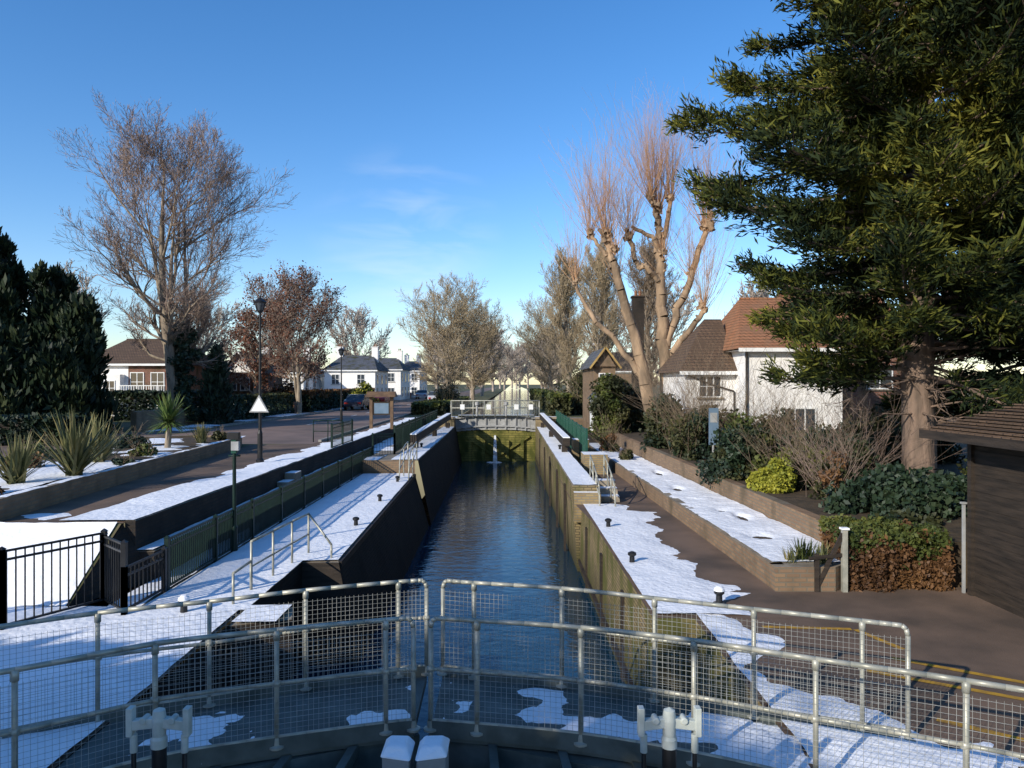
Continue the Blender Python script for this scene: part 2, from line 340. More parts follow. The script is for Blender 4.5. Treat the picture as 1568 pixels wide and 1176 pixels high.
lw.face([(2.65,-60,0),(2.65,10.9,0),(2.65,10.9,-3),(2.65,-60,-3)],'wallR')
for y in (13.5,16.5,19.5,24,28,33,38,44): lw.box(RT(y)-.05,RT(y)+.02,y,y+.2,-3,(-.35 if y<21 else .2),'timber')
lw.hexa([(2.0,11,-1.75),(2.05,11,-1.75),(1.8,51.9,-1.75),(1.6,51.9,-1.75)],[(1.98,11,-1.6),(2.05,11,-1.6),(1.8,51.9,-1.6),(1.58,51.9,-1.6)],'timber')
for i in range(3): lw.box(2.47,3.1,21.6+i*.45,22.05+i*.45,0,.17*(i+1),'stone','snow')
lw.box(1.75,2.5,21.15,21.45,-.5,.34,'brickO','snow')
for i in range(3): lw.box(-6.2,-5.85,19.2+i*.5,19.68+i*.5,0,.16*(i+1),'stone','snow')
for i in range(2): lw.box(-6.51,-6.2,20.8+i*.7,21.4+i*.7,.5,.68+.17*i,'stone','snow')
for x0,x1 in ((-5.2,-3.9),(1.62,2.95)):
    lw.box(x0,x1,50.6,54.4,-2.5,1.05,'brickO','snow')
    lw.box(x0-.05,x1+.05,50.5,51.1,1.05,1.2,'stone','snow')
lw.box(-6.7,-5.2,51.5,54,.3,1.0,'brickA','stone'); lw.box(2.95,T2(54)+.1,52.5,54,0,1.0,'brickA','stone')
lw.box(2.7,3.6,28.2,29.4,0,.75,'brickO','snow'); lw.box(2.7,3.4,33,34,0,.95,'brickO','snow')
lw.done()

tw=B('terrace_wall')
ys=[12.5]+list(np.linspace(13.5,54,14))
for a,b in zip(ys[:-1],ys[1:]):
    tw.hexa([(PATHR(a),a,-.1),(PATHR(a)+.22,a,-.1),(PATHR(b)+.22,b,-.1),(PATHR(b),b,-.1)],[(PATHR(a),a,.4),(PATHR(a)+.22,a,.4),(PATHR(b)+.22,b,.4),(PATHR(b),b,.4)],'brickA','stone')
    tw.face([(PATHR(a)+.22,a,.36),(T2(a),a,.36),(T2(b),b,.36),(PATHR(b)+.22,b,.36)],'soil')
    za=float(np.interp(a,[12,33],[.78,.95]));zb=float(np.interp(b,[12,33],[.78,.95]))
    tw.hexa([(T2(a),a,0),(T2(a)+.22,a,0),(T2(b)+.22,b,0),(T2(b),b,0)],[(T2(a),a,za),(T2(a)+.22,a,za),(T2(b)+.22,b,zb),(T2(b),b,zb)],'brickA','brickA')
tw.hexa([(PATHR(12.5),12.3,-.1),(5.3,12.3,-.1),(5.95,12.9,-.1),(PATHR(12.5),12.6,-.1)],[(PATHR(12.5),12.3,.4),(5.3,12.3,.4),(5.95,12.9,.4),(PATHR(12.5),12.6,.4)],'brickA','stone')
tw.done()

rd=B('road')
rd.face([(-16.2,30,1.004),(-7.9,30,1.004),(-8.2,60,1.004),(-8.6,160,1.004),(-8.8,500,1.004),(-14.8,500,1.004),(-15.2,160,1.004),(-15.6,60,1.004)],'road')
rd.face([(-60,13,1.004),(-14.2,13,1.004),(-14.2,30,1.004),(-16.2,30,1.004),(-16.4,42,1.004),(-19,36,1.004),(-60,30,1.004)],'road')
for a,b in ((42,60),(60,160),(160,500)):
    xa={42:-16.2,60:-15.6,160:-15.2}[a]; xb={60:-15.6,160:-15.2,500:-14.8}[b]
    rd.hexa([(xa-.15,a,.95),(xa,a,.95),(xb,b,.95),(xb-.15,b,.95)],[(xa-.15,a,1.12),(xa,a,1.12),(xb,b,1.12),(xb-.15,b,1.12)],'kerb')
y=44
while y<150: 
    rd.face([(-12.05,y,1.009),(-11.95,y,1.009),(-11.95,y+2,1.009),(-12.05,y+2,1.009)],'whitep'); y+=6
rd.done()
pv=B('pavement'); pv.face([(-9.1,12.9,1.008),(-6.7,12.9,1.008),(-6.7,54,1.008),(-8.0,54,1.008),(-8.0,30,1.008),(-10.3,29.5,1.008)],'tarmac')
pv.hexa([(-8.0,31,1),(-7.87,31,1),(-8.1,90,1),(-8.25,90,1)],[(-8.0,31,1.1),(-7.87,31,1.1),(-8.1,90,1.1),(-8.25,90,1.1)],'kerb')
pv.face([(-19,42,1.012),(-16.4,42,1.012),(-15.8,60,1.012),(-15.4,160,1.012),(-17.5,160,1.012),(-18,60,1.012)],'tarmac')
pv.done()
pl=B('brick_planter')
P=[(-8.9,12.95),(-9.35,18),(-10.15,28),(-10.5,29.2),(-12.5,29.6),(-14,28.5),(-14,12.95)]
cx,cy=-11.5,21
for (ax,ay),(bx,by) in zip(P,P[1:]+P[:1]):
    k=lambda x,y:(x+(cx-x)*.05,y+(cy-y)*.03)
    ia,ib=k(ax,ay),k(bx,by)
    pl.hexa([(ax,ay,.9),(bx,by,.9),(*ib,.9),(*ia,.9)],[(ax,ay,1.4),(bx,by,1.4),(*ib,1.4),(*ia,1.4)],'brickA','stone')
pl.face([(x+(cx-x)*.04,y+(cy-y)*.025,1.33) for x,y in P],'soil'); pl.done()

ym=B('painted_marking')
def line(x0,y0,x1,y1,w=.09):
    d=Vector((x1-x0,y1-y0,0)).normalized(); s=Vector((-d.y,d.x,0))*w/2
    a=Vector((x0,y0,.008));b=Vector((x1,y1,.008)); ym.face([a-s,b-s,b+s,a+s],'yellow')
line(3.5,10.5,4.7,10.4);line(4.75,10.38,5.0,9.6);line(4.2,8.9,6.6,7.4);line(4.7,9.3,7.2,7.6);line(4.3,7.6,6.0,6.3)
ym.done()

# ------------------------------------------------------------------ snow
full=lambda X,Y,S:0.6+0*X
def hole(X,Y,x,y,a,b): return .9*np.exp(-((X-x)**2/a+(Y-y)**2/b))
snowfield(11.2,28.35,lambda y: -3.98 if y<14.3 else LT(y)-.03, const(-5.62), lambda X,Y:0*X, lambda X,Y,S: 0.6-0.38*np.exp(-((S-1)/.05)**2), .1)
snowfield(11.3,28.3,const(-5.68),const(-6.18),lambda X,Y:0*X,lambda X,Y,S:vnoise(X,Y,1.3,2)-.25,.1)
snowfield(13,28.3,const(-6.22),const(-6.5),lambda X,Y:0*X+.5,lambda X,Y,S:vnoise(X,Y,1.0,9)-.2+0*S,.1,nx=4)
snowfield(13,53,const(-6.55),lambda y:-7.85+.01*(y-13),lambda X,Y:0*X+1.015,lambda X,Y,S:(vnoise(X,Y,1.1,5)-.5)*.9+.68-S*.75+.2*(Y<18),.1)
snowfield(5.0,11.4,const(-4.08),const(-14),lambda X,Y:0*X,lambda X,Y,S:vnoise(X,Y,.8,6)-.2,.12)
snowfield(11.4,12.9,const(-6.78),const(-12),lambda X,Y:(Y-11.4)/1.5,lambda X,Y,S:vnoise(X,Y,1.5,6)-.2,.1)
snowfield(12.95,20,const(-7.9),const(-9.0),lambda X,Y:0*X+1.006,lambda X,Y,S:(vnoise(X,Y,.9,12)-.55)-.06*(Y-13),.1)
snowfield(28.5,50.4,lambda y:LT(y)-.03,lambda y:-4.6,lambda X,Y:0*X+.5,lambda X,Y,S:vnoise(X,Y,1,7)-.15,.12)
snowfield(28.6,50.4,const(-5.1),const(-6.5),lambda X,Y:0*X+.5,lambda X,Y,S:vnoise(X,Y,1,8)-.45,.12)
snowfield(11.0,21.1,lambda y:RT(y)+.04,const(3.9),lambda X,Y:0*X+.003,lambda X,Y,S:(vnoise(X,Y,1.4,4)-.5)*.7+(.76-S*1.0)+.06*np.sin(Y*1.1),.07)
snowfield(21.5,50.4,lambda y:RT(y)+.03,lambda y:RT(y)+.72,lambda X,Y:0*X+.5,lambda X,Y,S:vnoise(X,Y,1,14)-.1,.1)
snowfield(12.6,38,lambda y:PATHR(y)+.05,lambda y:T2(y)-.02,lambda X,Y:0*X+.39,lambda X,Y,S:(vnoise(X,Y,1.1,15)-.2)*1.1-hole(X,Y,4.95,14.8,.05,.05)+.25*(vnoise(X,Y,6,40)-.5)-hole(X,Y,5.2,17.0,.012,.25)-.7*hole(X,Y,5.0,17.9,.02,.04)-hole(X,Y,4.75,21.6,.02,.12)-hole(X,Y,4.95,25.5,.015,.5),.06)
snowfield(5.0,12.2,const(2.7),const(5.4),lambda X,Y:0*X,lambda X,Y,S:(vnoise(X,Y,.9,22)-.5)*1.5+.33-1.1*S-.35*np.exp(-((Y-11.6)/.5)**2)-.35*np.exp(-((Y-9.0)/.6)**2),.08)
snowfield(38,75,const(-16.6),const(-18.6),lambda X,Y:0*X+1.015,lambda X,Y,S:vnoise(X,Y,.5,23)-.5,.25)
snowfield(13.2,28.5,lambda y:-9.4-.08*(y-13),const(-13.7),lambda X,Y:0*X+1.34,lambda X,Y,S:vnoise(X,Y,.8,24)-.54,.15)
snowfield(13,29.0,lambda y:-8.93-.083*(y-13),lambda y:-9.12-.083*(y-13),lambda X,Y:0*X+1.405,lambda X,Y,S:vnoise(X,Y,1.0,33)-.5,.12,nx=4)
snowfield(62,140,const(-18),const(-30),lambda X,Y:0*X+1.0,lambda X,Y,S:vnoise(X,Y,.2,25)-.55,.8)
snowfield(10.65,11.5,const(-3.35),const(-3.98),lambda X,Y:0*X,full,.08)
npmesh('snow',SNOW,True)

# ------------------------------------------------------------------ near gate footway with railings
FL=[(-6.2,4.6),(-4.75,5.6),(-4.0,6.04),(-3.16,6.65),(-2.2,7.02),(-1.23,7.32),(-.97,7.38)]
FR=[(-.80,7.38),(-.34,7.3),(.65,7.09),(1.63,6.73),(2.54,6.28),(3.52,5.82),(4.4,5.3),(5.3,4.6)]
BL=[(-6.4,6.2),(-5.2,6.9),(-4.16,7.54),(-3.2,7.94),(-2.3,8.37),(-1.32,8.73),(-1.0,8.8)]
BR=[(-.81,8.8),(-.44,8.69),(.56,8.45),(1.53,8.06),(2.47,7.67),(3.40,7.29),(3.76,7.13)]
def arc(pts,n=4):
    out=[]
    for i in range(len(pts)-1):
        p0=Vector(pts[max(i-1,0)]);p1=Vector(pts[i]);p2=Vector(pts[i+1]);p3=Vector(pts[min(i+2,len(pts)-1)])
        for j in range(n):
            t=j/n; out.append(tuple(0.5*((2*p1)+(p2-p0)*t+(2*p0-5*p1+4*p2-p3)*t*t+(3*p1-p0-3*p2+p3)*t**3)))
    out.append(pts[-1]); return out
def railing(name,pts,ends=(False,True),ztop=1.1,zmid=.6,zb=.1,r=.024,wire=.002):
    b=B(name); A=arc(pts)
    c=.09
    top=[(x,y,ztop) for x,y in A]
    for e,idx,nx in ((ends[0],0,1),(ends[1],-1,-2)):
        if e:
            x,y=A[idx]; q=Vector(A[nx])-Vector(A[idx]); q.normalize(); q*=c*.6
            corner=[(x,y,ztop-c),(x+q.x*.3,y+q.y*.3,ztop-c*.3),(x+q.x,y+q.y,ztop)]
            b.path(corner,r,'rail')
            if idx==0: top[0]=corner[-1]
            else: top[-1]=corner[-1]
    b.path(top,r,'rail')
    for z in (zmid,zb): b.path([(x,y,z) for x,y in A],r*.8,'rail')
    for i,(x,y) in enumerate(pts):
        b.tube((x,y,0),(x,y,ztop-(c if (i in(0,len(pts)-1)) else 0)),r,'rail')
        if 0<i<len(pts)-1: b.tube((x,y,ztop-.09),(x,y,ztop),r*1.35,'rail')
        b.lathe(x,y,[(.07,0.0),(.07,.02),(.035,.03),(.03,.1)],'rail',10)
        b.tube((x-.035,y,zmid),(x+.035,y,zmid),r*1.3,'rail')
    segs=[]
    for i in range(len(A)-1):
        (x0,y0),(x1,y1)=A[i],A[i+1]; L=math.hypot(x1-x0,y1-y0); n=max(1,round(L/.05))
        mt=ztop-.1
        for j in range(n):
            t=(j+.5)/n; x=x0+(x1-x0)*t;y=y0+(y1-y0)*t-.03
            segs.append((x,y,zb+.03,x,y,mt,wire,wire))
        for z in np.arange(zb+.03,mt+.001,.05): segs.append((x0,y0-.03,z,x1,y1-.03,z,wire,wire))
    V,F=tubes(segs,3); o=len(b.v); b.v+= [tuple(v) for v in V]; k=b.mi('wire')
    for f in F: b.f.append(tuple(int(q)+o for q in f)); b.m.append(k); b.sm.append(False)
    return b.done()
railing('gate_railing',FL,(False,True)); railing('gate_railing',FR,(True,False))
railing('gate_railing',BL,(False,True),zmid=.66); railing('gate_railing',BR,(True,True),zmid=.66)

def gate_leaf(F_,B_,pv,mit,flip):
    b=B('lock_gate')
    fa=arc(F_,3);ba=arc(B_,3); n=min(len(fa),len(ba))
    for i in range(n-1):
        f0,f1,b0,b1=fa[i],fa[i+1],ba[i],ba[i+1]
        if min(f0[0],f1[0],b0[0],b1[0])<-4.9 or max(f0[0],f1[0])>4.2: continue
        b.hexa([(*f0,-.1),(*f1,-.1),(*b1,-.1),(*b0,-.1)],[(*f0,-.012),(*f1,-.012),(*b1,-.012),(*b0,-.012)],'deck')
        for q0,q1 in ((f0,f1),(b0,b1)): b.bar((*q0,.02),(*q1,.02),.05,.16,'deck')
    p=Vector((*pv,0));m=Vector((*mit,0)); d=(m-p).normalized(); s=Vector((-d.y,d.x,0))*.18
    for z0,z1,k in ((-3,-.45,'timber'),(-.45,-.12,'deck')):
        b.hexa([p-s+Vector((0,0,z0)),m-s+Vector((0,0,z0)),m+s+Vector((0,0,z0)),p+s+Vector((0,0,z0))],[p-s+Vector((0,0,z1)),m-s+Vector((0,0,z1)),m+s+Vector((0,0,z1)),p+s+Vector((0,0,z1))],k)
    L=(m-p).length
    for t in (0.25,.45,.65,.85):
        q=p+d*L*t; fr=Vector((q.x-.15*flip,q.y-1.15,-.14)); b.bar((q.x,q.y+.9,-.14),fr,.08,.12,'deck'); b.bar(fr,(q.x,q.y-.2,-1.2),.07,.07,'deck')
    b.bar((pv[0],pv[1]-1.0,-.2),(mit[0],mit[1]-1.0,-.2),.12,.2,'deck')
    return b.done()
gate_leaf(FL,BL,(-3.95,6.4),(-1.0,7.7),1); gate_leaf(FR,BR,(2.6,6.4),(-.78,7.7),-1)
mp=B('mitre_post')
for x,rot in ((-.98,.12),(-.68,-.12)):
    mp.hexa([(x-.12,6.3+rot*.3,-2.5),(x+.12,6.3-rot*.3,-2.5),(x+.12,6.62-rot*.3,-2.5),(x-.12,6.62+rot*.3,-2.5)],[(x-.12,6.3+rot*.3,.25),(x+.12,6.3-rot*.3,.25),(x+.12,6.62-rot*.3,.25),(x-.12,6.62+rot*.3,.25)],'gate')
    mp.hexa([(x-.14,6.28+rot*.3,.25),(x+.14,6.28-rot*.3,.25),(x+.14,6.64-rot*.3,.25),(x-.14,6.64+rot*.3,.25)],[(x-.08,6.36,.33),(x+.08,6.36,.33),(x+.08,6.57,.33),(x-.08,6.57,.33)],'snow')
    mp.bar((x,6.5,-.15),(x+(x+.83)*6,6.2,-.45),.14,.14,'gate')
mp.done(.02)
SNOW.clear()
snowfield(6.3,8.6,lambda y:-4.0,lambda y:2.9,lambda X,Y:0*X-.012,lambda X,Y,S:(vnoise(X,Y,1.6,31)-.5)*1.5-8*np.clip(np.abs(Y-(np.interp(X,[-4,-3.16,-2.2,-1.23,-.9,-.34,.65,1.63,2.54,3],[6.8,7.3,7.7,8.02,8.1,8.0,7.77,7.4,7.0,6.8])))-.55,0,1)-3*np.exp(-((X+.9)/.1)**2),.06,h=.02)
npmesh('footway_snow',SNOW,True)

for gx in (-2.49,1.11):
    b=B('paddle_gear'); gy=5.3
    b.tube((gx,gy,-1.2),(gx,gy,.82),.03,'black',12); b.tube((gx,gy,.55),(gx,gy,.9),.05,'black',12)
    b.lathe(gx,gy,[(0,1.12),(.04,1.1),(.05,1.03),(.045,.92),(.055,.9),(.055,.84),(0,.84)],'gear',16)
    for s in (-1,1):
        b.hexa([(gx+s*.03,gy-.03,.98),(gx+s*.2,gy-.03,.96),(gx+s*.2,gy+.03,.96),(gx+s*.03,gy+.03,.98)],[(gx+s*.03,gy-.03,1.05),(gx+s*.2,gy-.03,1.03),(gx+s*.2,gy+.03,1.03),(gx+s*.03,gy+.03,1.05)],'gear')
        b.box(gx+s*.2-.022,gx+s*.2+.022,gy-.035,gy+.035,.92,1.12,'gear')
        b.tube((gx+s*.18,gy,-1.2),(gx+s*.18,gy,.9),.018,'black',10)
        b.tube((gx+s*.18,gy,.8),(gx+s*.18,gy,.93),.026,'gear',10)
        b.tube((gx+s*.1,gy-.045,1.035),(gx+s*.1,gy+.045,1.035),.025,'gear',10)
    b.box(gx-.22,gx+.22,gy-.05,gy+.05,-.15,-.05,'deck')
    b.done(.008)

# ------------------------------------------------------------------ upper gate
ug=B('upper_lock_gate')
GY=52
ug.box(-3.9,1.62,GY,GY+.5,-2.5,.2,'moss')
nseg=16
for i in range(nseg):
    x0=-3.88+i*5.5/nseg; x1=x0+5.5/nseg; xm=(x0+x1)/2; cv=.16*(1-((xm+1.13)/2.75)**2)
    ug.box(x0,x1-.004,GY-.1,GY+.12,.1+cv,1.0+cv,'gate')
    if i%2==0: ug.box(x0-.05,x0+.05,GY-.2,GY-.1,.12+cv,1.0+cv,'gate')
    ug.box(x0,x1,GY-.3,GY-.1,1.0+cv,1.08+cv,'gate','snow'); ug.box(x0,x1,GY-.24,GY-.1,.3+cv,.4+cv,'gate')
ug.box(-3.7,-.2-1,GY-.5,GY+.3,1.2,1.26,'deck','snow'); ug.box(-1.1,1.5,GY-.5,GY+.3,1.2,1.26,'deck','snow')
for x in (-2.9,-1.95,-.3,.7): ug.box(x-.1,x+.1,GY-.25,GY,-2.5,-.5,'moss')
ug.bar((-3.2,GY-.12,-.2),(-1.2,GY-.12,-1.6),.12,.14,'moss'); ug.bar((1.2,GY-.12,-.2),(-1.0,GY-.12,-1.6),.12,.14,'moss')
for yy in (GY-.5,GY+.3):
    for z in (1.75,2.25): ug.tube((-4.2,yy,z),(1.9,yy,z),.028,'rail',6)
    for x in np.arange(-4.2,2,.76): ug.tube((x,yy,1.1),(x,yy,2.25),.025,'rail',6)
    for x in np.arange(-4.2,1.9,.12): ug.tube((x,yy,1.25),(x,yy,2.2),.006,'wire',4)
for x in (-3.55,-1.75,.15,1.15): ug.box(x,x+.3,GY-.56,GY-.5,1.65,2.0,'whitep')
for x in (-2.4,-.4): ug.lathe(x,GY-.5,[(.07,1.2),(.07,1.9),(.14,1.95),(.14,2.15),(0,2.2)],'gate')
ug.done()
wf=B('water_jet')
for i in range(12):
    random.seed(i); o=random.uniform(-.08,.08); pts=[]
    for t in np.linspace(0,1,7): pts.append((-1.17+o*(.5+1.3*t),51.9-.5*t**.6,-.15-1.8*t**1.6))
    wf.path(pts,.018+.012*random.random(),'foam',5)
for i in range(90):
    a=random.uniform(0,6.28);q=random.uniform(0,.4); wf.lathe(-1.17+q*1.3*math.cos(a),51.2+q*math.sin(a),[(.07,WZ),(.045,WZ+.02),(0,WZ+.03+.07*random.random()*(1-q*2))],'foam',6)
wf.done()

# ------------------------------------------------------------------ fences, railings
def barfence(name,pts,z0,h,col='green',sp=.11,post=2.0,pr=.035,br=.008):
    b=B(name)
    for (x0,y0),(x1,y1) in zip(pts[:-1],pts[1:]):
        L=math.hypot(x1-x0,y1-y0); n=max(1,round(L/post))
        for i in range(n+1):
            t=i/n; x=x0+(x1-x0)*t;y=y0+(y1-y0)*t
            b.box(x-pr,x+pr,y-pr,y+pr,z0,z0+h+.03,col); 
            b.hexa([(x-pr-.01,y-pr-.01,z0+h+.03),(x+pr+.01,y-pr-.01,z0+h+.03),(x+pr+.01,y+pr+.01,z0+h+.03),(x-pr-.01,y+pr+.01,z0+h+.03)],[(x-.005,y-.005,z0+h+.07),(x+.005,y-.005,z0+h+.07),(x+.005,y+.005,z0+h+.07),(x-.005,y+.005,z0+h+.07)],col)
        for zz in (z0+.08,z0+h-.12,z0+h): b.bar((x0,y0,zz),(x1,y1,zz),.035,.03,col)
        n=round(L/sp)
        for i in range(n):
            t=(i+.5)/n; x=x0+(x1-x0)*t;y=y0+(y1-y0)*t; b.tube((x,y,z0+.08),(x,y,z0+h),br,col,4,cap=False)
    return b.done()
barfence('lockside_fence',[(-5.65,12.3),(-5.66,30.5)],0,.85,'green',sp=.08,br=.014)
barfence('black_metal_fence',[(-10.5,9.0),(-7.0,10.3),(-6.3,11.6)],0,1.1,'black',sp=.12,br=.011,post=2.2)
barfence('black_metal_fence',[(-6.3,11.6),(-5.68,11.0)],0,1.05,'black',sp=.1,br=.011,post=2)
barfence('black_metal_fence',[(-5.68,11.0),(-5.65,12.2)],0,.7,'black',sp=.12,br=.011,post=2)
barfence('lockside_fence',[(-4.85,31),(-5.0,50)],.5,1.15,'green',sp=.11,post=2.4,br=.014)
barfence('lockside_fence',[(2.95,29.6),(3.0,51)],.1,1.5,'greenL',sp=.11,post=2.4,br=.014)
barfence('lockside_fence',[(-6.6,27.5),(-6.6,31)],1.0,.9,'green',sp=.12,post=1.7)
barfence('lockside_fence',[(-5.66,30.5),(-4.85,31)],.4,.95,'green',sp=.12,post=1.7)
for nm,p,q in (('balance_beam',(-4.35,33,1.0),(-4.2,50,1.25)),('balance_beam',(2.25,31,1.0),(2.0,50.5,1.25))):
    b=B(nm); b.bar(p,q,.3,.34,'timber'); b.bar((p[0],p[1],p[2]+.19),(q[0],q[1],q[2]+.19),.28,.04,'snow')
    for t in (0.05,.5,.95):
        x=p[0]+(q[0]-p[0])*t; y=p[1]+(q[1]-p[1])*t; b.box(x-.12,x+.12,y-.12,y+.12,.45,.85,'timber')
    b.done()

def handrail(pts_base, h, name='handrail', mid=True, r=.022, slope=None, k='rail'):
    b=B(name)
    for x,y,z in pts_base: b.tube((x,y,z),(x,y,z+h),r,k)
    b.path([(x,y,z+h) for x,y,z in pts_base],r,k)
    if mid: b.path([(x,y,z+h*.5) for x,y,z in pts_base],r*.8,k)
    if slope:
        x,y,z=pts_base[-1]; b.path([(x,y,z+h),(slope[0],slope[1],slope[2]+h*.35),(slope[0],slope[1],slope[2])],r,k)
    return b.done()
handrail([(-4.27,12.3,0),(-4.2,13.2,0),(-4.13,14.1,0),(-4.05,14.95,0)],.82,slope=(-3.5,14.55,0))
handrail([(-4.27,11.5,0),(-4.27,12.28,0)],.5,mid=False)
for x,y,z in ((-3.62,27.2,0),(-3.95,27.2,0)):
    b=B('ladder_handrail'); b.path([(x,y-.9,z),(x,y-.75,z+.7),(x,y-.4,z+1.0),(x,y+.6,z+1.15),(x,y+1.3,z+1.2),(x,y+1.35,z+.5)],.025,'rail'); b.tube((x,y+.2,z),(x,y+.2,z+1.1),.022,'rail'); b.path([(x,y-.8,z+.4),(x,y+.2,z+.6),(x,y+1.35,z+.9)],.018,'rail'); b.done()
for x,y in ((2.42,21.9),(2.85,21.9)):
    b=B('ladder_handrail'); b.path([(x,y-1.2,0),(x,y-1.05,.55),(x,y-.6,.75),(x,y+.3,1.0),(x,y+1.3,1.2),(x,y+1.35,.4)],.022,'rail'); b.tube((x,y-.3,0),(x,y-.3,.85),.02,'rail'); b.tube((x,y+.5,.2),(x,y+.5,1.05),.02,'rail'); b.path([(x,y-1.1,.3),(x,y+.3,.65),(x,y+1.35,.85)],.016,'rail'); b.done()

def bollard(x,y,z,cap=False,s=1.0):
    b=B('mooring_bollard'); b.lathe(x,y,[(.1*s,z),(.1*s,z+.02),(.055*s,z+.03),(.05*s,z+.15*s),(.085*s,z+.18*s),(.085*s,z+.22*s),(.04*s,z+.245*s),(0,z+.245*s)],'black')
    if cap: b.lathe(x,y,[(.088*s,z+.22*s),(.08*s,z+.26*s),(.04*s,z+.29*s),(0,z+.295*s)],'snow')
    b.done()
for x,y,z,c in ((-3.95,25.9,0,0),(-3.8,21.6,0,0),(-3.72,17.9,0,0),(-4.85,11.1,0,1),(2.27,17.7,0,0),(2.27,14.2,0,0),(3.2,11.6,0,1),(2.1,33,.5,0),(-4.1,34,.5,0)): bollard(x,y,z,c,.95)

# ------------------------------------------------------------------ lamps / signs / posts
def lamp(x,y,z,h):
    b=B('street_lamp')
    b.lathe(x,y,[(.12,z),(.12,z+.1),(.08,z+.15),(.075,z+.9),(.05,z+1.0),(.038,z+h*.6),(.032,z+h-.45)],'black',12)
    t=z+h-.45
    b.tube((x-.22,y,t-.25),(x+.22,y,t-.25),.012,'black',6)
    b.lathe(x,y,[(.03,t),(.08,t+.03),(.1,t+.08)],'black',6); b.lathe(x,y,[(.1,t+.08),(.17,t+.32)],'glass',6)
    for j in range(6):
        a=2*math.pi*j/6; b.tube((x+.1*math.cos(a),y+.1*math.sin(a),t+.08),(x+.17*math.cos(a),y+.17*math.sin(a),t+.32),.01,'black',5)
    b.lathe(x,y,[(.19,t+.31),(.2,t+.34),(.1,t+.43),(.03,t+.47),(.03,t+.52),(0,t+.54)],'black',6)
    return b.done()
lamp(-7.65,22.8,1,5.0); lamp(-10.0,44,1,4.5); lamp(-8.9,90,1,5)
b=B('traffic_sign')
def tri(y,s,k,cx=-7.65,cz=2.72): b.face([(cx-s,y,cz-s*.58),(cx+s,y,cz-s*.58),(cx,y,cz+s*1.15)],k)
tri(22.70,.29,'gate');tri(22.695,.235,'whitep')
b.hexa([(-7.95,22.71,2.54),(-7.35,22.71,2.54),(-7.35,22.73,2.54),(-7.95,22.73,2.54)],[(-7.66,22.71,3.06),(-7.64,22.71,3.06),(-7.64,22.73,3.06),(-7.66,22.73,3.06)],'gate')
b.tube((-7.65,22.74,2.6),(-7.65,22.78,2.6),.03,'black'); b.done()
b=B('lamp_standard'); x,y=-5.62,15.2
b.lathe(x,y,[(.07,0),(.07,.5),(.04,.55),(.035,2.15)],'green',12); b.box(x-.13,x+.1,y-.07,y+.07,2.28,2.42,'black'); b.box(x-.05,x+.05,y-.05,y+.05,2.0,2.28,'greenL'); b.tube((x-.12,y,1.95),(x+.12,y,1.95),.02,'green'); b.box(x-.04,x+.11,y-.08,y+.02,2.06,2.24,'gate'); b.done()
b=B('information_board'); x,y=-6.95,40
for s in(-.55,.55): b.box(x+s-.08,x+s+.08,y-.08,y+.08,1,2.75,'timberL')
b.box(x-.47,x+.47,y-.03,y+.03,1.75,2.45,'timber'); b.box(x-.38,x+.38,y-.036,y-.031,1.83,2.38,'blue')
b.hexa([(x-.8,y-.45,2.72),(x+.8,y-.45,2.72),(x+.8,y+.45,2.72),(x-.8,y+.45,2.72)],[(x-.75,y-.03,3.0),(x+.75,y-.03,3.0),(x+.75,y+.03,3.0),(x-.75,y+.03,3.0)],'timberL'); b.done()
handrail([(-8.2,31,1),(-7.6,31,1),(-7.0,31,1)],.9,k='green')
b=B('notice_sign'); x,y=6.3,23.5; b.tube((x,y,.8),(x,y,2.6),.04,'gate'); b.box(x-.15,x+.15,y-.05,y-.02,1.5,2.65,'blue'); b.box(x-.11,x+.11,y-.058,y-.052,2.2,2.5,'gate'); b.done()
b=B('gate_post'); b.box(5.4,5.48,12.25,12.33,0,1.02,'rail'); b.box(5.38,5.5,12.23,12.35,1.02,1.05,'snow'); b.bar((5.0,12.3,.1),(5.42,12.3,.95),.05,.06,'timber'); b.bar((4.85,12.25,.55),(5.4,12.3,.6),.05,.05,'timber'); b.box(4.95,5.02,12.26,12.32,0,.62,'timber'); b.done()
b=B('gate_post'); b.box(7.33,7.37,12.2,12.24,0,1.45,'gate'); b.box(7.31,7.39,12.18,12.26,1.45,1.48,'gate'); b.done()

def car(x,y,z,k):
    b=B('parked_car')
    def T(px,py,pz): return (x+px,y+py,z+pz)
    prof=[(-2.1,.35),(-2.15,.75),(-1.9,.92),(-1.2,1.0),(-.6,1.42),(.9,1.45),(1.6,1.05),(2.1,.95),(2.15,.4)]
    w=.86
    for side in (-1,1):
        b.face([T(side*w*(.86 if q[1]>1.2 else 1),q[0],q[1]) for q in prof],k)
    for (a0,a1),(b0,b1) in zip(prof[:-1],prof[1:]):
        wa=w*(.86 if a1>1.2 else 1);wb=w*(.86 if b1>1.2 else 1)
        gl = 'glass' if (a1<1.2)!=(b1<1.2) else k
        b.face([T(-wa,a0,a1),T(wa,a0,a1),T(wb,b0,b1),T(-wb,b0,b1)],gl,True)
    for side in (-1,1):
        b.face([T(side*(w+.004),-1.0,1.0),T(side*(w*.88+.01),-.55,1.36),T(side*(w*.88+.01),.85,1.38),T(side*(w+.004),1.4,1.04)],'glass')
        for wy in (-1.35,1.35): b.tube(T(side*.66,wy,.32),T(side*.9,wy,.32),.32,'black',14); b.tube(T(side*.9,wy,.32),T(side*.91,wy,.32),.18,'gate',10)
    for sx in (-.6,.6): b.box(x+sx-.14,x+sx+.14,y-2.19,y-2.1,z+.6,z+.75,'red')
    b.done()
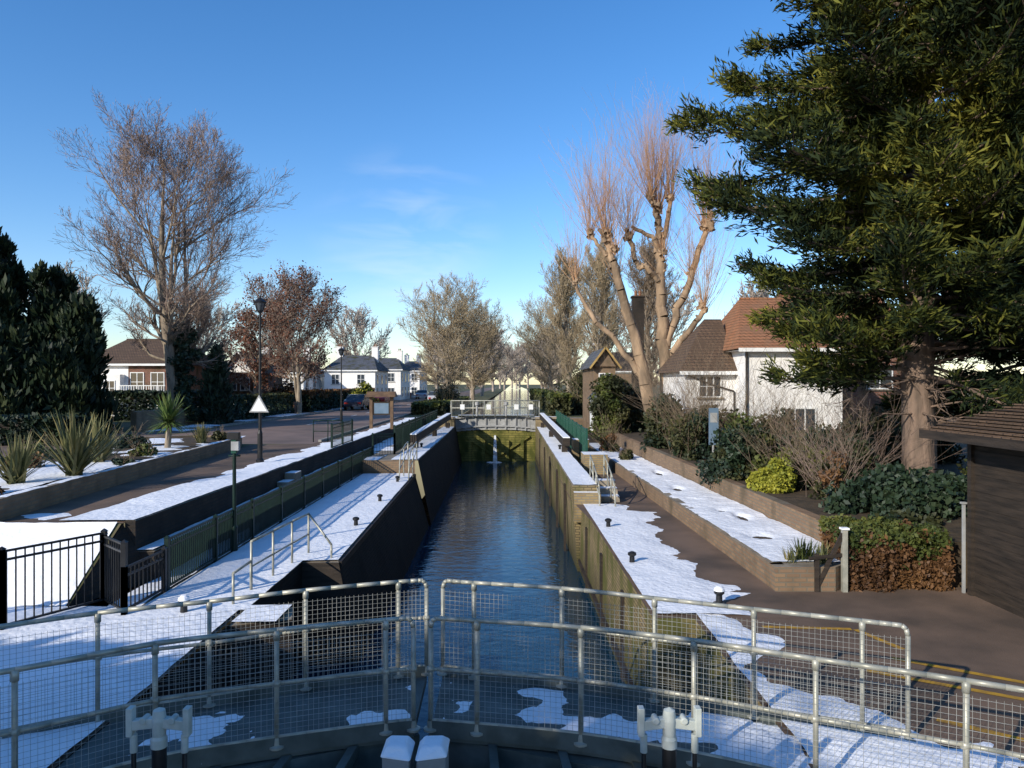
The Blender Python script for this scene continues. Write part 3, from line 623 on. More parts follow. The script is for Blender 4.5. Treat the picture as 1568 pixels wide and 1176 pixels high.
car(-9.6,95,1,'carW'); car(-9.6,103,1,'carD'); car(-14.4,82,1,'carR'); car(-14.4,70,1,'carD'); car(-9.7,125,1,'carW'); car(-14.3,120,1,'carW')

# ------------------------------------------------------------------ buildings
def window(b,x0,x1,y,z0,z1,nx=2,nz=2,fr='whitep'):
    b.box(x0-.06,x1+.06,y-.05,y+.02,z0-.06,z0,fr);b.box(x0-.06,x1+.06,y-.05,y+.02,z1,z1+.06,fr)
    b.box(x0-.06,x0,y-.05,y+.02,z0,z1,fr);b.box(x1,x1+.06,y-.05,y+.02,z0,z1,fr)
    b.box(x0,x1,y-.012,y+.01,z0,z1,'glass')
    for i in range(1,nx): xm=x0+(x1-x0)*i/nx; b.box(xm-.025,xm+.025,y-.04,y-.013,z0,z1,fr)
    for i in range(1,nz): zm=z0+(z1-z0)*i/nz; b.box(x0,x1,y-.035,y-.014,zm-.02,zm+.02,fr)
    b.box(x0-.12,x1+.12,y-.12,y+.0,z0-.12,z0-.061,'stone')
def windowx(b,y0,y1,x,z0,z1,side,nx=2):
    s=side; b.box(min(x,x+s*.05),max(x,x+s*.05),y0-.06,y1+.06,z0-.06,z1+.06,'whitep'); b.box(min(x,x+s*.06),max(x,x+s*.06),y0,y1,z0,z1,'glass')
    for i in range(1,nx): ym=y0+(y1-y0)*i/nx; b.box(min(x,x+s*.075),max(x,x+s*.075),ym-.03,ym+.03,z0,z1,'whitep')
def roofx(b,x0,x1,y0,y1,ze,zr,k,o=.35,hipL=0,hipR=0):
    ym=(y0+y1)/2; A=(x0-o,y0-o,ze-.15);Bq=(x1+o,y0-o,ze-.15);C=(x1+o,y1+o,ze-.15);D=(x0-o,y1+o,ze-.15);E=(x0-o+hipL,ym,zr);F=(x1+o-hipR,ym,zr)
    b.face([A,Bq,F,E],k);b.face([C,D,E,F],k);b.face([D,A,E],k if hipL else 'whitep');b.face([Bq,C,F],k if hipR else 'whitep')
    b.box(x0-o,x1+o,y0-o-.03,y0-o,ze-.27,ze-.12,'whitep'); b.bar(E,F,.16,.1,k)
    b.face([(A[0],A[1],ze-.2),(D[0],D[1],ze-.2),(C[0],C[1],ze-.2),(Bq[0],Bq[1],ze-.2)],'whitep')
def roofy(b,x0,x1,y0,y1,ze,zr,k,o=.35,gk='white',bk='timber'):
    xm=(x0+x1)/2;A=(x0-o,y0-o,ze-.15);Bq=(x1+o,y0-o,ze-.15);C=(x1+o,y1+o,ze-.15);D=(x0-o,y1+o,ze-.15);E=(xm,y0-o,zr);F=(xm,y1+o,zr)
    b.face([D,A,E,F],k);b.face([Bq,C,F,E],k)
    b.face([(x0,y0,ze-.05),(x1,y0,ze-.05),(xm,y0,zr-.15)],gk);b.face([(x0,y1,ze-.05),(x1,y1,ze-.05),(xm,y1,zr-.15)],gk)
    for s,e in ((A,E),(Bq,E)): b.bar((s[0],s[1]-.03,s[2]-.02),(e[0],e[1]-.03,e[2]-.02),.05,.11,bk)
def chimney(b,x,y,z0,z1,w=.5,d=.5,k='brickRed'):
    b.box(x-w/2,x+w/2,y-d/2,y+d/2,z0,z1,k);b.box(x-w/2-.05,x+w/2+.05,y-d/2-.05,y+d/2+.05,z1,z1+.1,k)
    for s in (-.12,.12): b.lathe(x+s,y,[(.09,z1+.1),(.07,z1+.4),(0,z1+.4)],'roofO',8)

b=B('white_house')
b.box(9.3,13.2,30,37,.7,4.8,'white'); roofx(b,9.3,13.2,30,37,4.95,7.2,'roofO',hipL=1.2,hipR=.9)
b.box(7.2,9.3,31.2,36,.7,4.1,'white'); 
b.face([(6.9,30.9,3.9),(9.35,30.9,3.9),(9.35,33.6,6.3),(8.6,33.6,6.3)],'roofB');b.face([(6.9,36.3,3.9),(6.9,30.9,3.9),(8.6,33.6,6.3)],'roofB');b.face([(9.35,36.3,3.9),(6.9,36.3,3.9),(8.6,33.6,6.3),(9.35,33.6,6.3)],'roofB')
b.box(6.9,9.3,30.85,30.9,3.78,3.93,'whitep')
window(b,7.8,8.65,31.2,2.9,3.7,3,2); window(b,10.9,12.1,30,1.3,2.4,3,1)
b.tube((9.35,29.93,.8),(9.35,29.93,4.7),.045,'black',8); b.path([(7.3,31.1,3.75),(8.2,31.1,3.4),(9.2,31.1,3.1)],.035,'black',6); b.tube((9.2,31.1,.8),(9.2,31.1,3.1),.035,'black',6)
b.done()
b=B('red_roofed_house'); b.box(14.2,21,38,44,.8,5.2,'brickRed'); roofx(b,14.2,21,38,44,5.3,8.3,'roofO',hipL=.6,hipR=1.5); window(b,15,16.2,38,3.2,4.3,2,2); window(b,18,19.2,38,3.2,4.3,2,2); chimney(b,15.3,41,7.5,9.2,.8,.6); b.done()
b=B('gabled_cottage')
b.box(4.9,6.2,45,52,.9,4.5,'brickA'); roofy(b,4.9,6.2,44.8,52,4.5,5.6,'roofG',o=.28,gk='brickA',bk='yellowF')
window(b,5.25,5.85,45,3.2,4.0,2,2)
chimney(b,7.3,43.6,.9,8.4,.65,.5,'brickD'); b.box(6.25,8.2,43.95,50,.9,4.0,'brickA','roofB'); b.done()
b=B('white_kiosk'); b.box(4.25,4.85,40,41,.9,2.6,'whitep'); b.hexa([(4.1,39.8,2.6),(5.0,39.8,2.6),(5.0,41.2,2.6),(4.1,41.2,2.6)],[(4.5,40.3,3.1),(4.6,40.3,3.1),(4.6,40.7,3.1),(4.5,40.7,3.1)],'roofG'); b.box(4.35,4.75,39.98,40.0,1.7,2.3,'glass'); b.box(4.34,4.54,39.97,40.0,.95,1.6,'timber'); b.done()

b=B('balconied_house'); b.box(-31.5,-28.1,55,63,1,4.9,'white'); b.box(-28.1,-24.8,55.01,63,1,4.9,'brickRed'); b.box(-29.8,-28.4,54.4,55,1,4.1,'white'); roofx(b,-31.5,-24.8,55,63,5,6.9,'roofB',hipL=1.6,hipR=1.2); window(b,-27.9,-27.0,55,2.9,4.2,2,2);window(b,-26.4,-25.5,55,2.9,4.2,2,2);window(b,-27.9,-26.0,55,1.1,2.2,3,1);window(b,-29.5,-28.8,54.4,2.6,3.6,2,2)
b.box(-28.3,-25.0,54.0,55,2.55,2.62,'whitep')
for x in np.arange(-28.3,-24.95,.18): b.box(x,x+.04,54.0,54.04,2.62,3.25,'whitep')
b.box(-28.3,-24.95,53.99,54.05,3.25,3.31,'whitep'); b.done()
b=B('gabled_house'); b.box(-24.6,-22.0,64,72,1,4.4,'brickRed'); roofy(b,-24.6,-22.0,64,72,4.4,6.2,'roofB',gk='white',bk='whitep'); window(b,-24.2,-23.5,64,2.9,3.9,2,2);window(b,-23.1,-22.4,64,2.9,3.9,2,2);window(b,-24,-22.6,64,1.3,2.3,3,1); b.done()
def whitehouse(x0,x1,y0,y1,ze,zr,rk='roofG',name='white_villa'):
    b=B(name); b.box(x0,x1,y0,y1,1,ze,'white'); roofx(b,x0,x1,y0,y1,ze+.1,zr,rk,hipL=1.5,hipR=1.5)
    n=max(2,int((x1-x0)/2.2))
    for i in range(n):
        xa=x0+(x1-x0)*(i+.3)/n; window(b,xa,xa+.9,y0,1.6,2.8,2,2); window(b,xa,xa+.9,y0,ze-1.8,ze-.6,2,2)
    for j in range(3):
        yy=y0+(y1-y0)*(j+.3)/3; windowx(b,yy,yy+1,x1,1.6,2.9,1); windowx(b,yy,yy+1,x1,ze-1.8,ze-.6,1)
    chimney(b,x0+.9,(y0+y1)/2,ze+.5,zr+1.1,.8,.7,'white'); chimney(b,x1-.9,(y0+y1)/2,ze+.5,zr+1.1,.8,.7,'white'); b.done()
whitehouse(-24,-17.5,96,106,5.2,7.2); whitehouse(-22,-16.6,112,122,5.6,7.4); whitehouse(-20.5,-16.5,134,146,5.8,7.6); whitehouse(-32,-25,90,100,4.8,6.8,'roofB'); whitehouse(10,17,92,104,5,7.5,'roofB')

b=B('timber_shed')
for i in range(20):
    z=i*.13; b.box(7.42-.012*(i%2)-.0,12,8.2,12.1+.012*(i%2),z,z+.128,'timber')
b.box(7.36,7.44,12.04,12.14,0,2.6,'timber')
A=(6.85,7.7,2.62);Bq=(12.5,7.7,2.62);C=(12.5,12.6,2.62);D=(6.85,12.6,2.62);E=(9.3,10.15,3.75);F=(11,10.15,3.75)
b.face([D,A,E],'roofB');b.face([A,Bq,F,E],'roofB');b.face([C,D,E,F],'roofB');b.face([A,D,C,Bq],'timber')
b.box(6.83,6.87,7.7,12.6,2.5,2.64,'timber'); b.box(6.87,12.5,12.58,12.62,2.5,2.64,'timber')
for t in range(26):
    z0=2.62+1.13*t/26; k=t/26; x0=6.85+(9.3-6.85)*k; y0=7.7+(10.15-7.7)*k; y1=12.6-(12.6-10.15)*k
    b.bar((x0,y0,z0+.03),(x0,y1,z0+.03),.05,.02,'roofB')
b.done()

b=B('garden_wall'); b.box(-19.3,-19.0,38,62,1,2.0,'brickA','stone'); b.box(-18.2,-18,62.1,150,1,1.9,'brickRed','stone'); b.box(-40,-19,32,32.3,1,2.0,'brickD','stone'); b.done()
b=B('picket_fence')
for x in np.arange(-24,-19.6,.18): b.box(x,x+.07,53,53.03,1.1,2.0,'whitep')
b.box(-24,-19.6,53.03,53.06,1.7,1.78,'whitep'); b.done()

# ------------------------------------------------------------------ trees
def bare_tree(seed,H,W,r0,n1=26,f=.28,c=(2,2,1),levels=4,up=.35,stems=1,base_el=.6,rmin=.008,steps=(6,5,4,3),pk=.95):
    rd=random.Random(seed); big=[];small=[]
    prof=lambda t: max(.15,max(.0,math.sin(math.pi*min(1,max(0,(t-.1)/pk))))**.7)
    def norm(d):
        l=math.sqrt(d[0]**2+d[1]**2+d[2]**2)+1e-9; return (d[0]/l,d[1]/l,d[2]/l)
    def branch(p,d,L,r,lv):
        n=steps[min(lv-1,3)]; sl=L/n; rr=r
        for i in range(n):
            w=.16 if lv<3 else .2
            d=norm((d[0]+rd.gauss(0,w),d[1]+rd.gauss(0,w),d[2]+rd.gauss(0,w*.7)+up*.28))
            q=(p[0]+d[0]*sl,p[1]+d[1]*sl,p[2]+d[2]*sl); r2=max(rmin,rr*(1-.75/n) if i<n-1 else rr*.3)
            (big if rr>.035 else small).append((*p,*q,rr,r2))
            if lv<levels and (i>0 or lv>1):
                for _ in range(c[min(lv-1,len(c)-1)]):
                    a=rd.uniform(0,6.283); 
                    ref=(0,0,1) if abs(d[2])<.9 else (1,0,0)
                    ax=norm((d[1]*ref[2]-d[2]*ref[1],d[2]*ref[0]-d[0]*ref[2],d[0]*ref[1]-d[1]*ref[0]))
                    bx=(d[1]*ax[2]-d[2]*ax[1],d[2]*ax[0]-d[0]*ax[2],d[0]*ax[1]-d[1]*ax[0])
                    sp=rd.uniform(.45,.85)
                    nd=norm(tuple(d[k]*1+ (ax[k]*math.cos(a)+bx[k]*math.sin(a))*sp for k in range(3)))
                    t=1-i/n
                    branch(q,nd,L*rd.uniform(.34,.55)*(.6+.55*t)*(1.25 if lv==3 else 1),max(rmin,r2*.6),lv+1)
            p=q; rr=r2
    for s in range(stems):
        p=(0,0,0); lean=s*6.28/max(1,stems)+rd.uniform(-.4,.4); lm=(.04 if s==0 else .12) if stems>1 else 0; ld=(math.cos(lean)*lm,math.sin(lean)*lm)
        n=14; hh=H*(.86 if s==0 else .76)/n; r=r0*(1 if s==0 else .55); d=(ld[0],ld[1],1); st=[]
        for i in range(n):
            d=norm((d[0]+rd.gauss(0,.03),d[1]+rd.gauss(0,.03),1)); q=(p[0]+d[0]*hh,p[1]+d[1]*hh,p[2]+d[2]*hh)
            r2=max(.02,r0*(1-(i+1)/n)**.9*(1 if s==0 else .55)+.02); big.append((*p,*q,r,r2)); st.append((q,r2)); p=q; r=r2
        k=n1//stems
        for i in range(k):
            t=f+(.86-f)*(i+rd.random())/k; j=min(n-1,max(0,int(t*H/hh)-1)); q,rr=st[j]
            az=i*2.4+rd.random(); el=base_el+ .6*max(0,t-.3)+rd.uniform(-.12,.12)
            L=W*prof(t)*rd.uniform(.8,1.15); dd=(math.cos(az)*math.cos(el),math.sin(az)*math.cos(el),math.sin(el))
            branch(q,dd,L,max(.03,rr*.5),1)
    print('tree',seed,len(big),len(small))
    return np.array(big),np.array(small)
def place(segs,x,y,z,s=1.0,rot=0):
    S=np.array(segs,copy=True); c,sn=math.cos(rot),math.sin(rot)
    for o in (0,3):
        a=S[:,o].copy();b_=S[:,o+1].copy(); S[:,o]=(a*c-b_*sn)*s+x; S[:,o+1]=(a*sn+b_*c)*s+y; S[:,o+2]=S[:,o+2]*s+z
    S[:,6:]*=s; return S
def tree_obj(name,tr,x,y,z,bark='bark',twig='twig',s=1,rot=0,extra=[]):
    Bg=place(tr[0],x,y,z,s,rot);Sm=place(tr[1],x,y,z,s,rot)
    v,f=tubes(Bg,6); th=Sm[:,6]<.02
    v2,f2=tubes(Sm[~th],3); v3,f3=ribbons(Sm[th])
    return npmesh(name,[(v,f,bark),(v2,f2,twig),(v3,f3,twig)]+extra)

def clump_leaves(cs,rad,n,size,k,rng,flat=.8,asp=1.6):
    cs=np.asarray(cs); idx=rng.integers(0,len(cs),n); d=rng.normal(size=(n,3)); d/=np.linalg.norm(d,axis=1,keepdims=True)
    rr=rng.random(n)**.45; r=np.asarray(rad)
    if r.ndim==0: r=np.full(len(cs),float(r))
    p=cs[idx]+d*(rr*r[idx])[:,None]*np.array([1,1,flat]); v,f=leaves(p,size,asp,rng=rng); return (v,f,k)

rng=np.random.default_rng(5)
big=bare_tree(11,17.4,5.5,.40,n1=56,f=.2,c=(2,2,1),stems=4,base_el=.45,up=.4,rmin=.0065,pk=.9)
ivyc=[(-19.6+rng.normal()*.35+ .5,44+rng.normal()*.3,1+t) for t in np.linspace(.3,5.5,28)]
tree_obj('bare_tree',big,-19.7,44,1,'bark','twigR',extra=[clump_leaves(ivyc,.5,4500,.13,'ivy',rng)])

t=bare_tree(21,9.6,4.2,.2,n1=26,f=.22,c=(2,2,1),stems=2,base_el=.5,rmin=.01)
def on_twigs(tr,x,y,z,n,size,k,rng,spread=.25,s=1):
    S=place(tr[1],x,y,z,s)
    i=rng.integers(0,len(S),n); p=S[i,3:6]+rng.normal(size=(n,3))*spread; v,f=leaves(p,size,1.5,rng=rng); return (v,f,k)
tree_obj('copper_leaved_tree',t,-17.0,60,1,'bark','twigR',extra=[on_twigs(t,-17.0,60,1,5000,.12,'copper',rng)])
t2=bare_tree(22,8,3.6,.18,n1=18,f=.2,c=(2,2,1),base_el=.5,rmin=.012)
tree_obj('copper_leaved_tree',t2,-21.3,62,1,'bark','twigR',extra=[on_twigs(t2,-21.3,62,1,3500,.14,'copper',rng)])
t3=bare_tree(31,12.3,6,.35,n1=34,f=.14,c=(2,2,1),base_el=.45,rmin=.012)
tree_obj('bare_tree',t3,-8.0,92,1,'bark','twigY'); tree_obj('bare_tree',t3,-5.6,108,1,'bark','twigY',s=.95,rot=2)
t4=bare_tree(41,17,4.6,.35,n1=44,f=.1,c=(2,2,1),base_el=.85,up=.6,rmin=.012)
tree_obj('bare_tree',t4,6.6,88,1,'bark','twigY'); tree_obj('bare_tree',t4,8.8,76,1,'bark','twigY',s=.95,rot=1.5); tree_obj('bare_tree',t3,5.6,108,1,'bark','twigY',s=.95,rot=3)
tree_obj('bare_tree',t4,12,66,1,'bark','twig',s=.85,rot=4)
parts=[]; rd=random.Random(3)
t5=bare_tree(51,12,5.5,.35,n1=24,f=.14,c=(3,2),levels=3,base_el=.5,rmin=.03)
t6=bare_tree(52,13,5.0,.35,n1=24,f=.14,c=(3,2),levels=3,base_el=.6,rmin=.03)
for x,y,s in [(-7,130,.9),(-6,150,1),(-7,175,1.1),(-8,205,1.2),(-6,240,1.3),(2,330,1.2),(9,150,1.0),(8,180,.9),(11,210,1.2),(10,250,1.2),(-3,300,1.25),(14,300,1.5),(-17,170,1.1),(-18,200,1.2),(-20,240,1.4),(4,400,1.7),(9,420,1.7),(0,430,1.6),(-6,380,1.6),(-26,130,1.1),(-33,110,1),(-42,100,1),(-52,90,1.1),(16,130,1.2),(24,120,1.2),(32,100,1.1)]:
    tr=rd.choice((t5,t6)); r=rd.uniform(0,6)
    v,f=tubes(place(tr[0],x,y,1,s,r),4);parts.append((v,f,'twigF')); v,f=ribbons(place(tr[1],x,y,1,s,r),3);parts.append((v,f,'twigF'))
npmesh('distant_trees',parts)

def pollard(name,paths,clubs,seed):
    rd=random.Random(seed); segs=[];kn=[];sh=[]
    for pts,r0,r1 in paths:
        n=len(pts); P=[]
        for i in range(n-1):
            for j in range(4):
                t=j/4; P.append(tuple(pts[i][k]+(pts[i+1][k]-pts[i][k])*t+(rd.gauss(0,.05) if (i or j) else 0) for k in range(3)))
        P.append(pts[-1]); m=len(P)-1
        for i in range(m): segs.append((*P[i],*P[i+1],r0+(r1-r0)*i/m,r0+(r1-r0)*(i+1)/m))
        if r1>.1:
            for _ in range(5):
                i=rd.randint(m//2,m-1); a=P[i]; az=rd.uniform(0,6.28); b_=(a[0]+math.cos(az)*r0*.9,a[1]+math.sin(az)*r0*.9,a[2]+.15); kn.append((*a,*b_,r1*.7,r1*.4))
    for (x,y,z,r,n,L) in clubs:
        for _ in range(16): 
            a=(x+rd.gauss(0,r*.35),y+rd.gauss(0,r*.35),z+rd.gauss(0,r*.45)); b_=(a[0]+rd.gauss(0,r*.3),a[1]+rd.gauss(0,r*.3),a[2]+r*.5); kn.append((*a,*b_,r*.42,r*.25))
        for _ in range(int(n*1.3)):
            az=rd.uniform(0,6.28); sp=abs(rd.gauss(0,.5)); d=[math.cos(az)*sp,math.sin(az)*sp,1]; q=[x+math.cos(az)*r*.3,y+math.sin(az)*r*.3,z+rd.uniform(-.3,.3)]
            l=L*1.1*rd.uniform(.5,1.15)*(1-.15*sp); rr=.013
            for s_ in range(5):
                e=[q[k]+d[k]*l/5 for k in range(3)]; sh.append((*q,*e,rr,rr*.75))
                if s_>0:
                    for _ in range(2):
                        d2=[d[0]+rd.gauss(0,.35),d[1]+rd.gauss(0,.35),d[2]]; e2=[e[k]+d2[k]*l*rd.uniform(.12,.25) for k in range(3)]; sh.append((*e,*e2,rr*.5,.003))
                q=e; rr*=.75; d=[d[0]*.9+rd.gauss(0,.05),d[1]*.9+rd.gauss(0,.05),1]
    v,f=tubes(segs,10);v2,f2=tubes(kn,7);v3,f3=tubes(sh,3)
    return npmesh(name,[(v,f,'barkP'),(v2,f2,'barkP'),(v3,f3,'twigP')])
Y=35
pollard('pollarded_tree',[([(6.7,Y,.8),(6.1,Y,4.2),(5.36,Y,6.7),(4.75,Y-.1,8.8),(4.44,Y,10.0)],.31,.14),([(6.25,Y,3.6),(5.0,Y+.3,5.2),(3.7,Y+.4,6.7),(3.0,Y+.4,8.1)],.16,.08),([(4.85,Y,8.6),(4.3,Y,9.6),(3.7,Y+.2,10.3)],.12,.08)],
 [(4.4,Y,10.2,.34,60,4.0),(3.0,Y+.4,8.2,.18,30,3.0),(3.65,Y+.2,10.4,.22,34,3.2),(4.8,Y-.3,9.6,.2,24,3.2),(4.9,Y,8.2,.15,12,2)],1)
Y=36
pollard('pollarded_tree',[([(7.5,Y,.8),(7.4,Y,4.5),(7.25,Y,6.6),(7.1,Y,8.7),(7.1,Y,10.8),(6.9,Y,11.8)],.36,.14),([(7.2,Y,8.2),(6.5,Y-.3,8.9),(5.9,Y-.3,9.1),(5.6,Y-.3,10.2)],.14,.11),([(7.1,Y,9.3),(6.7,Y-.2,10.4),(5.7,Y-.3,10.9)],.13,.08),
 ([(7.4,Y,5.2),(8.0,Y+.2,7.0),(8.7,Y+.2,8.8),(9.3,Y,10.7)],.21,.13),([(7.2,Y,9.9),(7.5,Y,11.5),(7.6,Y,12.2)],.13,.1),([(7.45,Y,4.6),(8.3,Y-.2,5.8),(9.1,Y-.3,6.9)],.19,.12)],
 [(7.0,Y,11.9,.36,70,4.0),(5.6,Y-.3,10.4,.26,36,3.0),(7.6,Y,12.3,.26,38,3.4),(9.35,Y,10.9,.38,70,4.2),(9.1,Y-.3,7.0,.26,44,3.4),(6.6,Y-.2,12.3,.26,40,3.6),(7.2,Y-.3,9.6,.2,20,2.5),(8.6,Y+.2,8.6,.2,24,3)],2)

def conifer(name,cx,cy,z0,H,rbase,nb,seed,leafsize=.15,k='conifer',bark='barkC',zlow=2.4,Rm=5.2,K=12,asp=5.0,dead=0):
    rd=random.Random(seed); rg=np.random.default_rng(seed); segs=[];C=[];D=[]
    n=12;p=(cx,cy,z0);r=rbase; T=[]
    for i in range(n):
        q=(p[0]+rd.gauss(0,.06),p[1]+rd.gauss(0,.06),p[2]+H/n); r2=rbase*(1-(i+1)/n)**.8+.03; segs.append((*p,*q,r,r2)); T.append((p,r)); p=q;r=r2
    for b_ in range(dead):   # bare lower branches round the trunk
        z=rd.uniform(1.2,3.6); az=rd.uniform(0,6.28); d=[math.cos(az),math.sin(az),rd.uniform(-.25,.35)]; q=[cx,cy,z0+z]; rr=.035; L=rd.uniform(1.2,3.0)
        for i in range(6):
            e=[q[k_]+d[k_]*L/6 for k_ in range(3)]; segs.append((*q,*e,rr,rr*.78))
            for _ in range(3):
                e2=[e[k_]+(d[k_]+rd.gauss(0,.6))*.3 for k_ in range(3)]; segs.append((*e,*e2,rr*.45,.004))
            rr*=.78; q=e; d[2]+=rd.gauss(.02,.08); d[0]+=rd.gauss(0,.12); d[1]+=rd.gauss(0,.12)
    nin=int(nb*.45)
    for b_ in range(nb+nin):
        inner=b_>=nb
        t=(b_+rd.random())/nb if not inner else .12+.88*rd.random(); z=zlow+(H-zlow-.6)*t; j=min(n-1,int(z/H*n)); base=(T[j][0][0],T[j][0][1],z0+z)
        az=b_*2.39996+rd.uniform(-.5,.5)
        L=Rm*(1-.8*(t-.6)/.4 if t>.6 else (.66+.34*min(1,t/.5)))*rd.uniform(.6,1.1)
        if inner: L=rd.uniform(1.2,2.2)
        el=rd.uniform(-.15,.3)+.35*t; d=[math.cos(az)*math.cos(el),math.sin(az)*math.cos(el),math.sin(el)]
        m=max(5,int(L/.42)); sl=L/m; q=list(base); rr=.02+.012*L
        for i in range(m):
            s_=i/m; d[2]+= (-.07 if s_<.45 else .09)+rd.gauss(0,.03); d[0]+=rd.gauss(0,.06);d[1]+=rd.gauss(0,.06)
            l=math.sqrt(sum(x*x for x in d)); d=[x/l for x in d]
            e=[q[k_]+d[k_]*sl for k_ in range(3)]; segs.append((*q,*e,rr,rr*.86)); rr*=.86; q=e
            if s_>.12:
                for sd in (-1,1,rd.choice((-1,1))):
                    an=sd*rd.uniform(.4,1.15); c_,s2=math.cos(an),math.sin(an); dd=[d[0]*c_-d[1]*s2,d[0]*s2+d[1]*c_,d[2]+rd.uniform(-.4,.35)]
                    ll=rd.uniform(.35,1.0)*(1.15-.55*s_)*min(1.3,L/4 if not inner else .6); ns=4; w=list(q)
                    for u in range(ns):
                        dd[2]+=.06; e2=[w[k_]+dd[k_]*ll/ns for k_ in range(3)]; segs.append((*w,*e2,.01,.006)); w=e2
                        C.append((*w,)); D.append((dd[0],dd[1],dd[2]+.2))
            if i==m-1: 
                for _ in range(5): C.append(tuple(q)); D.append((d[0],d[1],d[2]+.3))
    C=np.array(C);D=np.array(D)
    P=np.repeat(C,K,axis=0);DD=np.repeat(D,K,axis=0)
    DD=DD+rg.normal(size=DD.shape)*.5; DD/=np.linalg.norm(DD,axis=1,keepdims=True)
    P=P+rg.normal(size=P.shape)*.10+DD*.09
    v,f=leaves(P,leafsize,asp,updir=DD*3,jit=.5,rng=rg)
    S=np.array(segs); th=S[:,6]<.02
    v2,f2=tubes(S[~th],6); v3,f3=ribbons(S[th])
    print(name,len(f),'leaves')
    return npmesh(name,[(v2,f2,bark),(v3,f3,bark),(v,f,k)])
conifer('cypress_tree',9.5,17.5,.7,17,.36,180,4,leafsize=.044,Rm=5.4,K=15,zlow=2.7,dead=26)
conifer('cypress_tree',14.6,20.5,.7,16,.34,90,9,leafsize=.075,Rm=5.2,K=8,zlow=1.5)

def yew(name,x,y,z,H,Rr,seed,n=16000,size=.16,k='yew'):
    rg=np.random.default_rng(seed); cs=[];rr=[]
    for i in range(90):
        t=rg.random(); a=rg.random()*6.28; R_=Rr*(1-t)**.55*(.7+.45*rg.random()); 
        cs.append((x+math.cos(a)*R_*.85,y+math.sin(a)*R_*.85,z+t*H*.93+.3)); rr.append(.3+.45*rg.random()*(1.2-t))
    for i in range(7): a=rg.random()*6.28; q=rg.random()*.5*Rr; cs.append((x+q*math.cos(a),y+q*math.sin(a),z+H*(.88+.14*rg.random()))); rr.append(.28)
    cs=np.array(cs);rr=np.array(rr)
    idx=rg.integers(0,len(cs),n); d=rg.normal(size=(n,3));d/=np.linalg.norm(d,axis=1,keepdims=True)
    p=cs[idx]+d*(rg.random(n)**.5*rr[idx]*rg.uniform(.8,1.35,n))[:,None]*np.array([1,1,1.8]); up=d+np.array([0,0,1.2])
    v,f=leaves(p,size,2.6,updir=up,jit=.4,rng=rg)
    v2,f2=tubes([(x,y,z,x,y,z+H*.85,.25,.05)],8)
    return npmesh(name,[(v,f,k),(v2,f2,'bark')])
yew('yew_tree',-25.3,36.5,1,9.6,3.0,1,17000,.18); yew('yew_tree',-22.6,37,1,7.6,2.2,2,13000,.18); yew('yew_tree',-20.7,36,1,6.2,1.5,3,8000,.18); yew('yew_tree',-30,38,1,10.5,3.6,4,10000,.2)
yew('yew_tree',-23,33.5,1,4.6,2.6,5,10000,.17); yew('yew_tree',-20.6,34,1,3.6,1.6,15,6000,.17); yew('holly_tree',-17.7,45,1,4.2,.7,6,4500,.13,'ivy')

def shrub(name,x,y,z,rx,ry,rz,seed,n=5000,size=.08,ks=('shrub',),nc=26,twigs=0,tw='twig'):
    rg=np.random.default_rng(seed); cs=rg.normal(size=(nc,3)); cs/=np.linalg.norm(cs,axis=1,keepdims=True); cs*=(rg.random(nc)**.4*.75)[:,None]
    cs[:,2]=np.abs(cs[:,2]); cs=cs*np.array([rx,ry,rz])+np.array([x,y,z]); m=min(rx,rz,ry)
    parts=[]
    for i,k in enumerate(ks):
        sub=cs[i::len(ks)]; parts.append(clump_leaves(sub,(.25+.35*rg.random(len(sub)))*m*1.1,n//len(ks),size,k,rg))
    if twigs:
        S=[]
        for _ in range(twigs):
            p=np.array([x+rg.normal()*rx*.35,y+rg.normal()*ry*.35,z]); d=np.array([rg.normal()*.45,rg.normal()*.45,1.]); L=rz*rg.uniform(.8,1.35); r=.009
            for s_ in range(4):
                e=p+d*L/4; S.append((*p,*e,r,r*.75))
                for _ in range(2):
                    d2=d+rg.normal(size=3)*.5; S.append((*e,*(e+d2*L*.18),r*.5,.003))
                p=e;r*=.75;d=d+rg.normal(size=3)*.15
        v,f=tubes(S,3);parts.append((v,f,tw))
    return npmesh(name,parts)
shrub('golden_shrub',6.35,18.3,.8,.6,.5,.95,1,7000,.06,('shrubY',),20)
shrub('ivy_bank',8.3,15.4,.7,2.2,1.1,1.0,2,22000,.085,('ivy',),60)
shrub('ivy_bank',7.2,14.0,.5,1.3,.7,.55,22,8000,.075,('ivy','shrub'),40)
shrub('hawthorn_shrub',7.3,19.3,.8,1.1,.9,1.3,3,8000,.07,('shrub','hedgeT'),34,40)
shrub('bare_shrub',7.4,17.2,.8,.7,.6,1.25,4,1800,.06,('shrubR','shrub'),20,45,'twigR')
shrub('bare_shrub',8.4,18,.8,.8,.6,1.4,5,3500,.06,('shrub',),20,45,'twigR')
shrub('laurel_shrub',6.3,21,.8,.9,.9,1.6,6,11000,.08,('ivy','shrub'),36)
shrub('evergreen_shrub',7.5,23,.8,1.3,1.1,2.1,7,14000,.09,('shrub','ivy','hedgeT'),50,30)
shrub('bare_shrub',6.3,26,.85,1.0,1.0,2.2,8,7500,.08,('shrub','ivy'),30,60,'twig')
shrub('laurel_shrub',6.2,30,.9,1.1,1.3,2.5,9,11000,.1,('shrub','ivy','shrub'),44,60)
shrub('evergreen_shrub',4.9,38,.9,1.05,1,4.3,10,17000,.1,('hedgeT','shrub'),50)
shrub('bare_shrub',7.6,28,.9,1.3,1.1,2.6,11,6000,.1,('shrub','ivy'),30,90,'twig')
shrub('bare_shrub',9.6,27,.9,1.2,1.0,1.9,12,7000,.09,('ivy','shrub'),30,50,'twig')
shrub('laurel_shrub',11.5,24,.8,1.8,1.4,2.0,13,14000,.1,('ivy','shrub'),50,50)
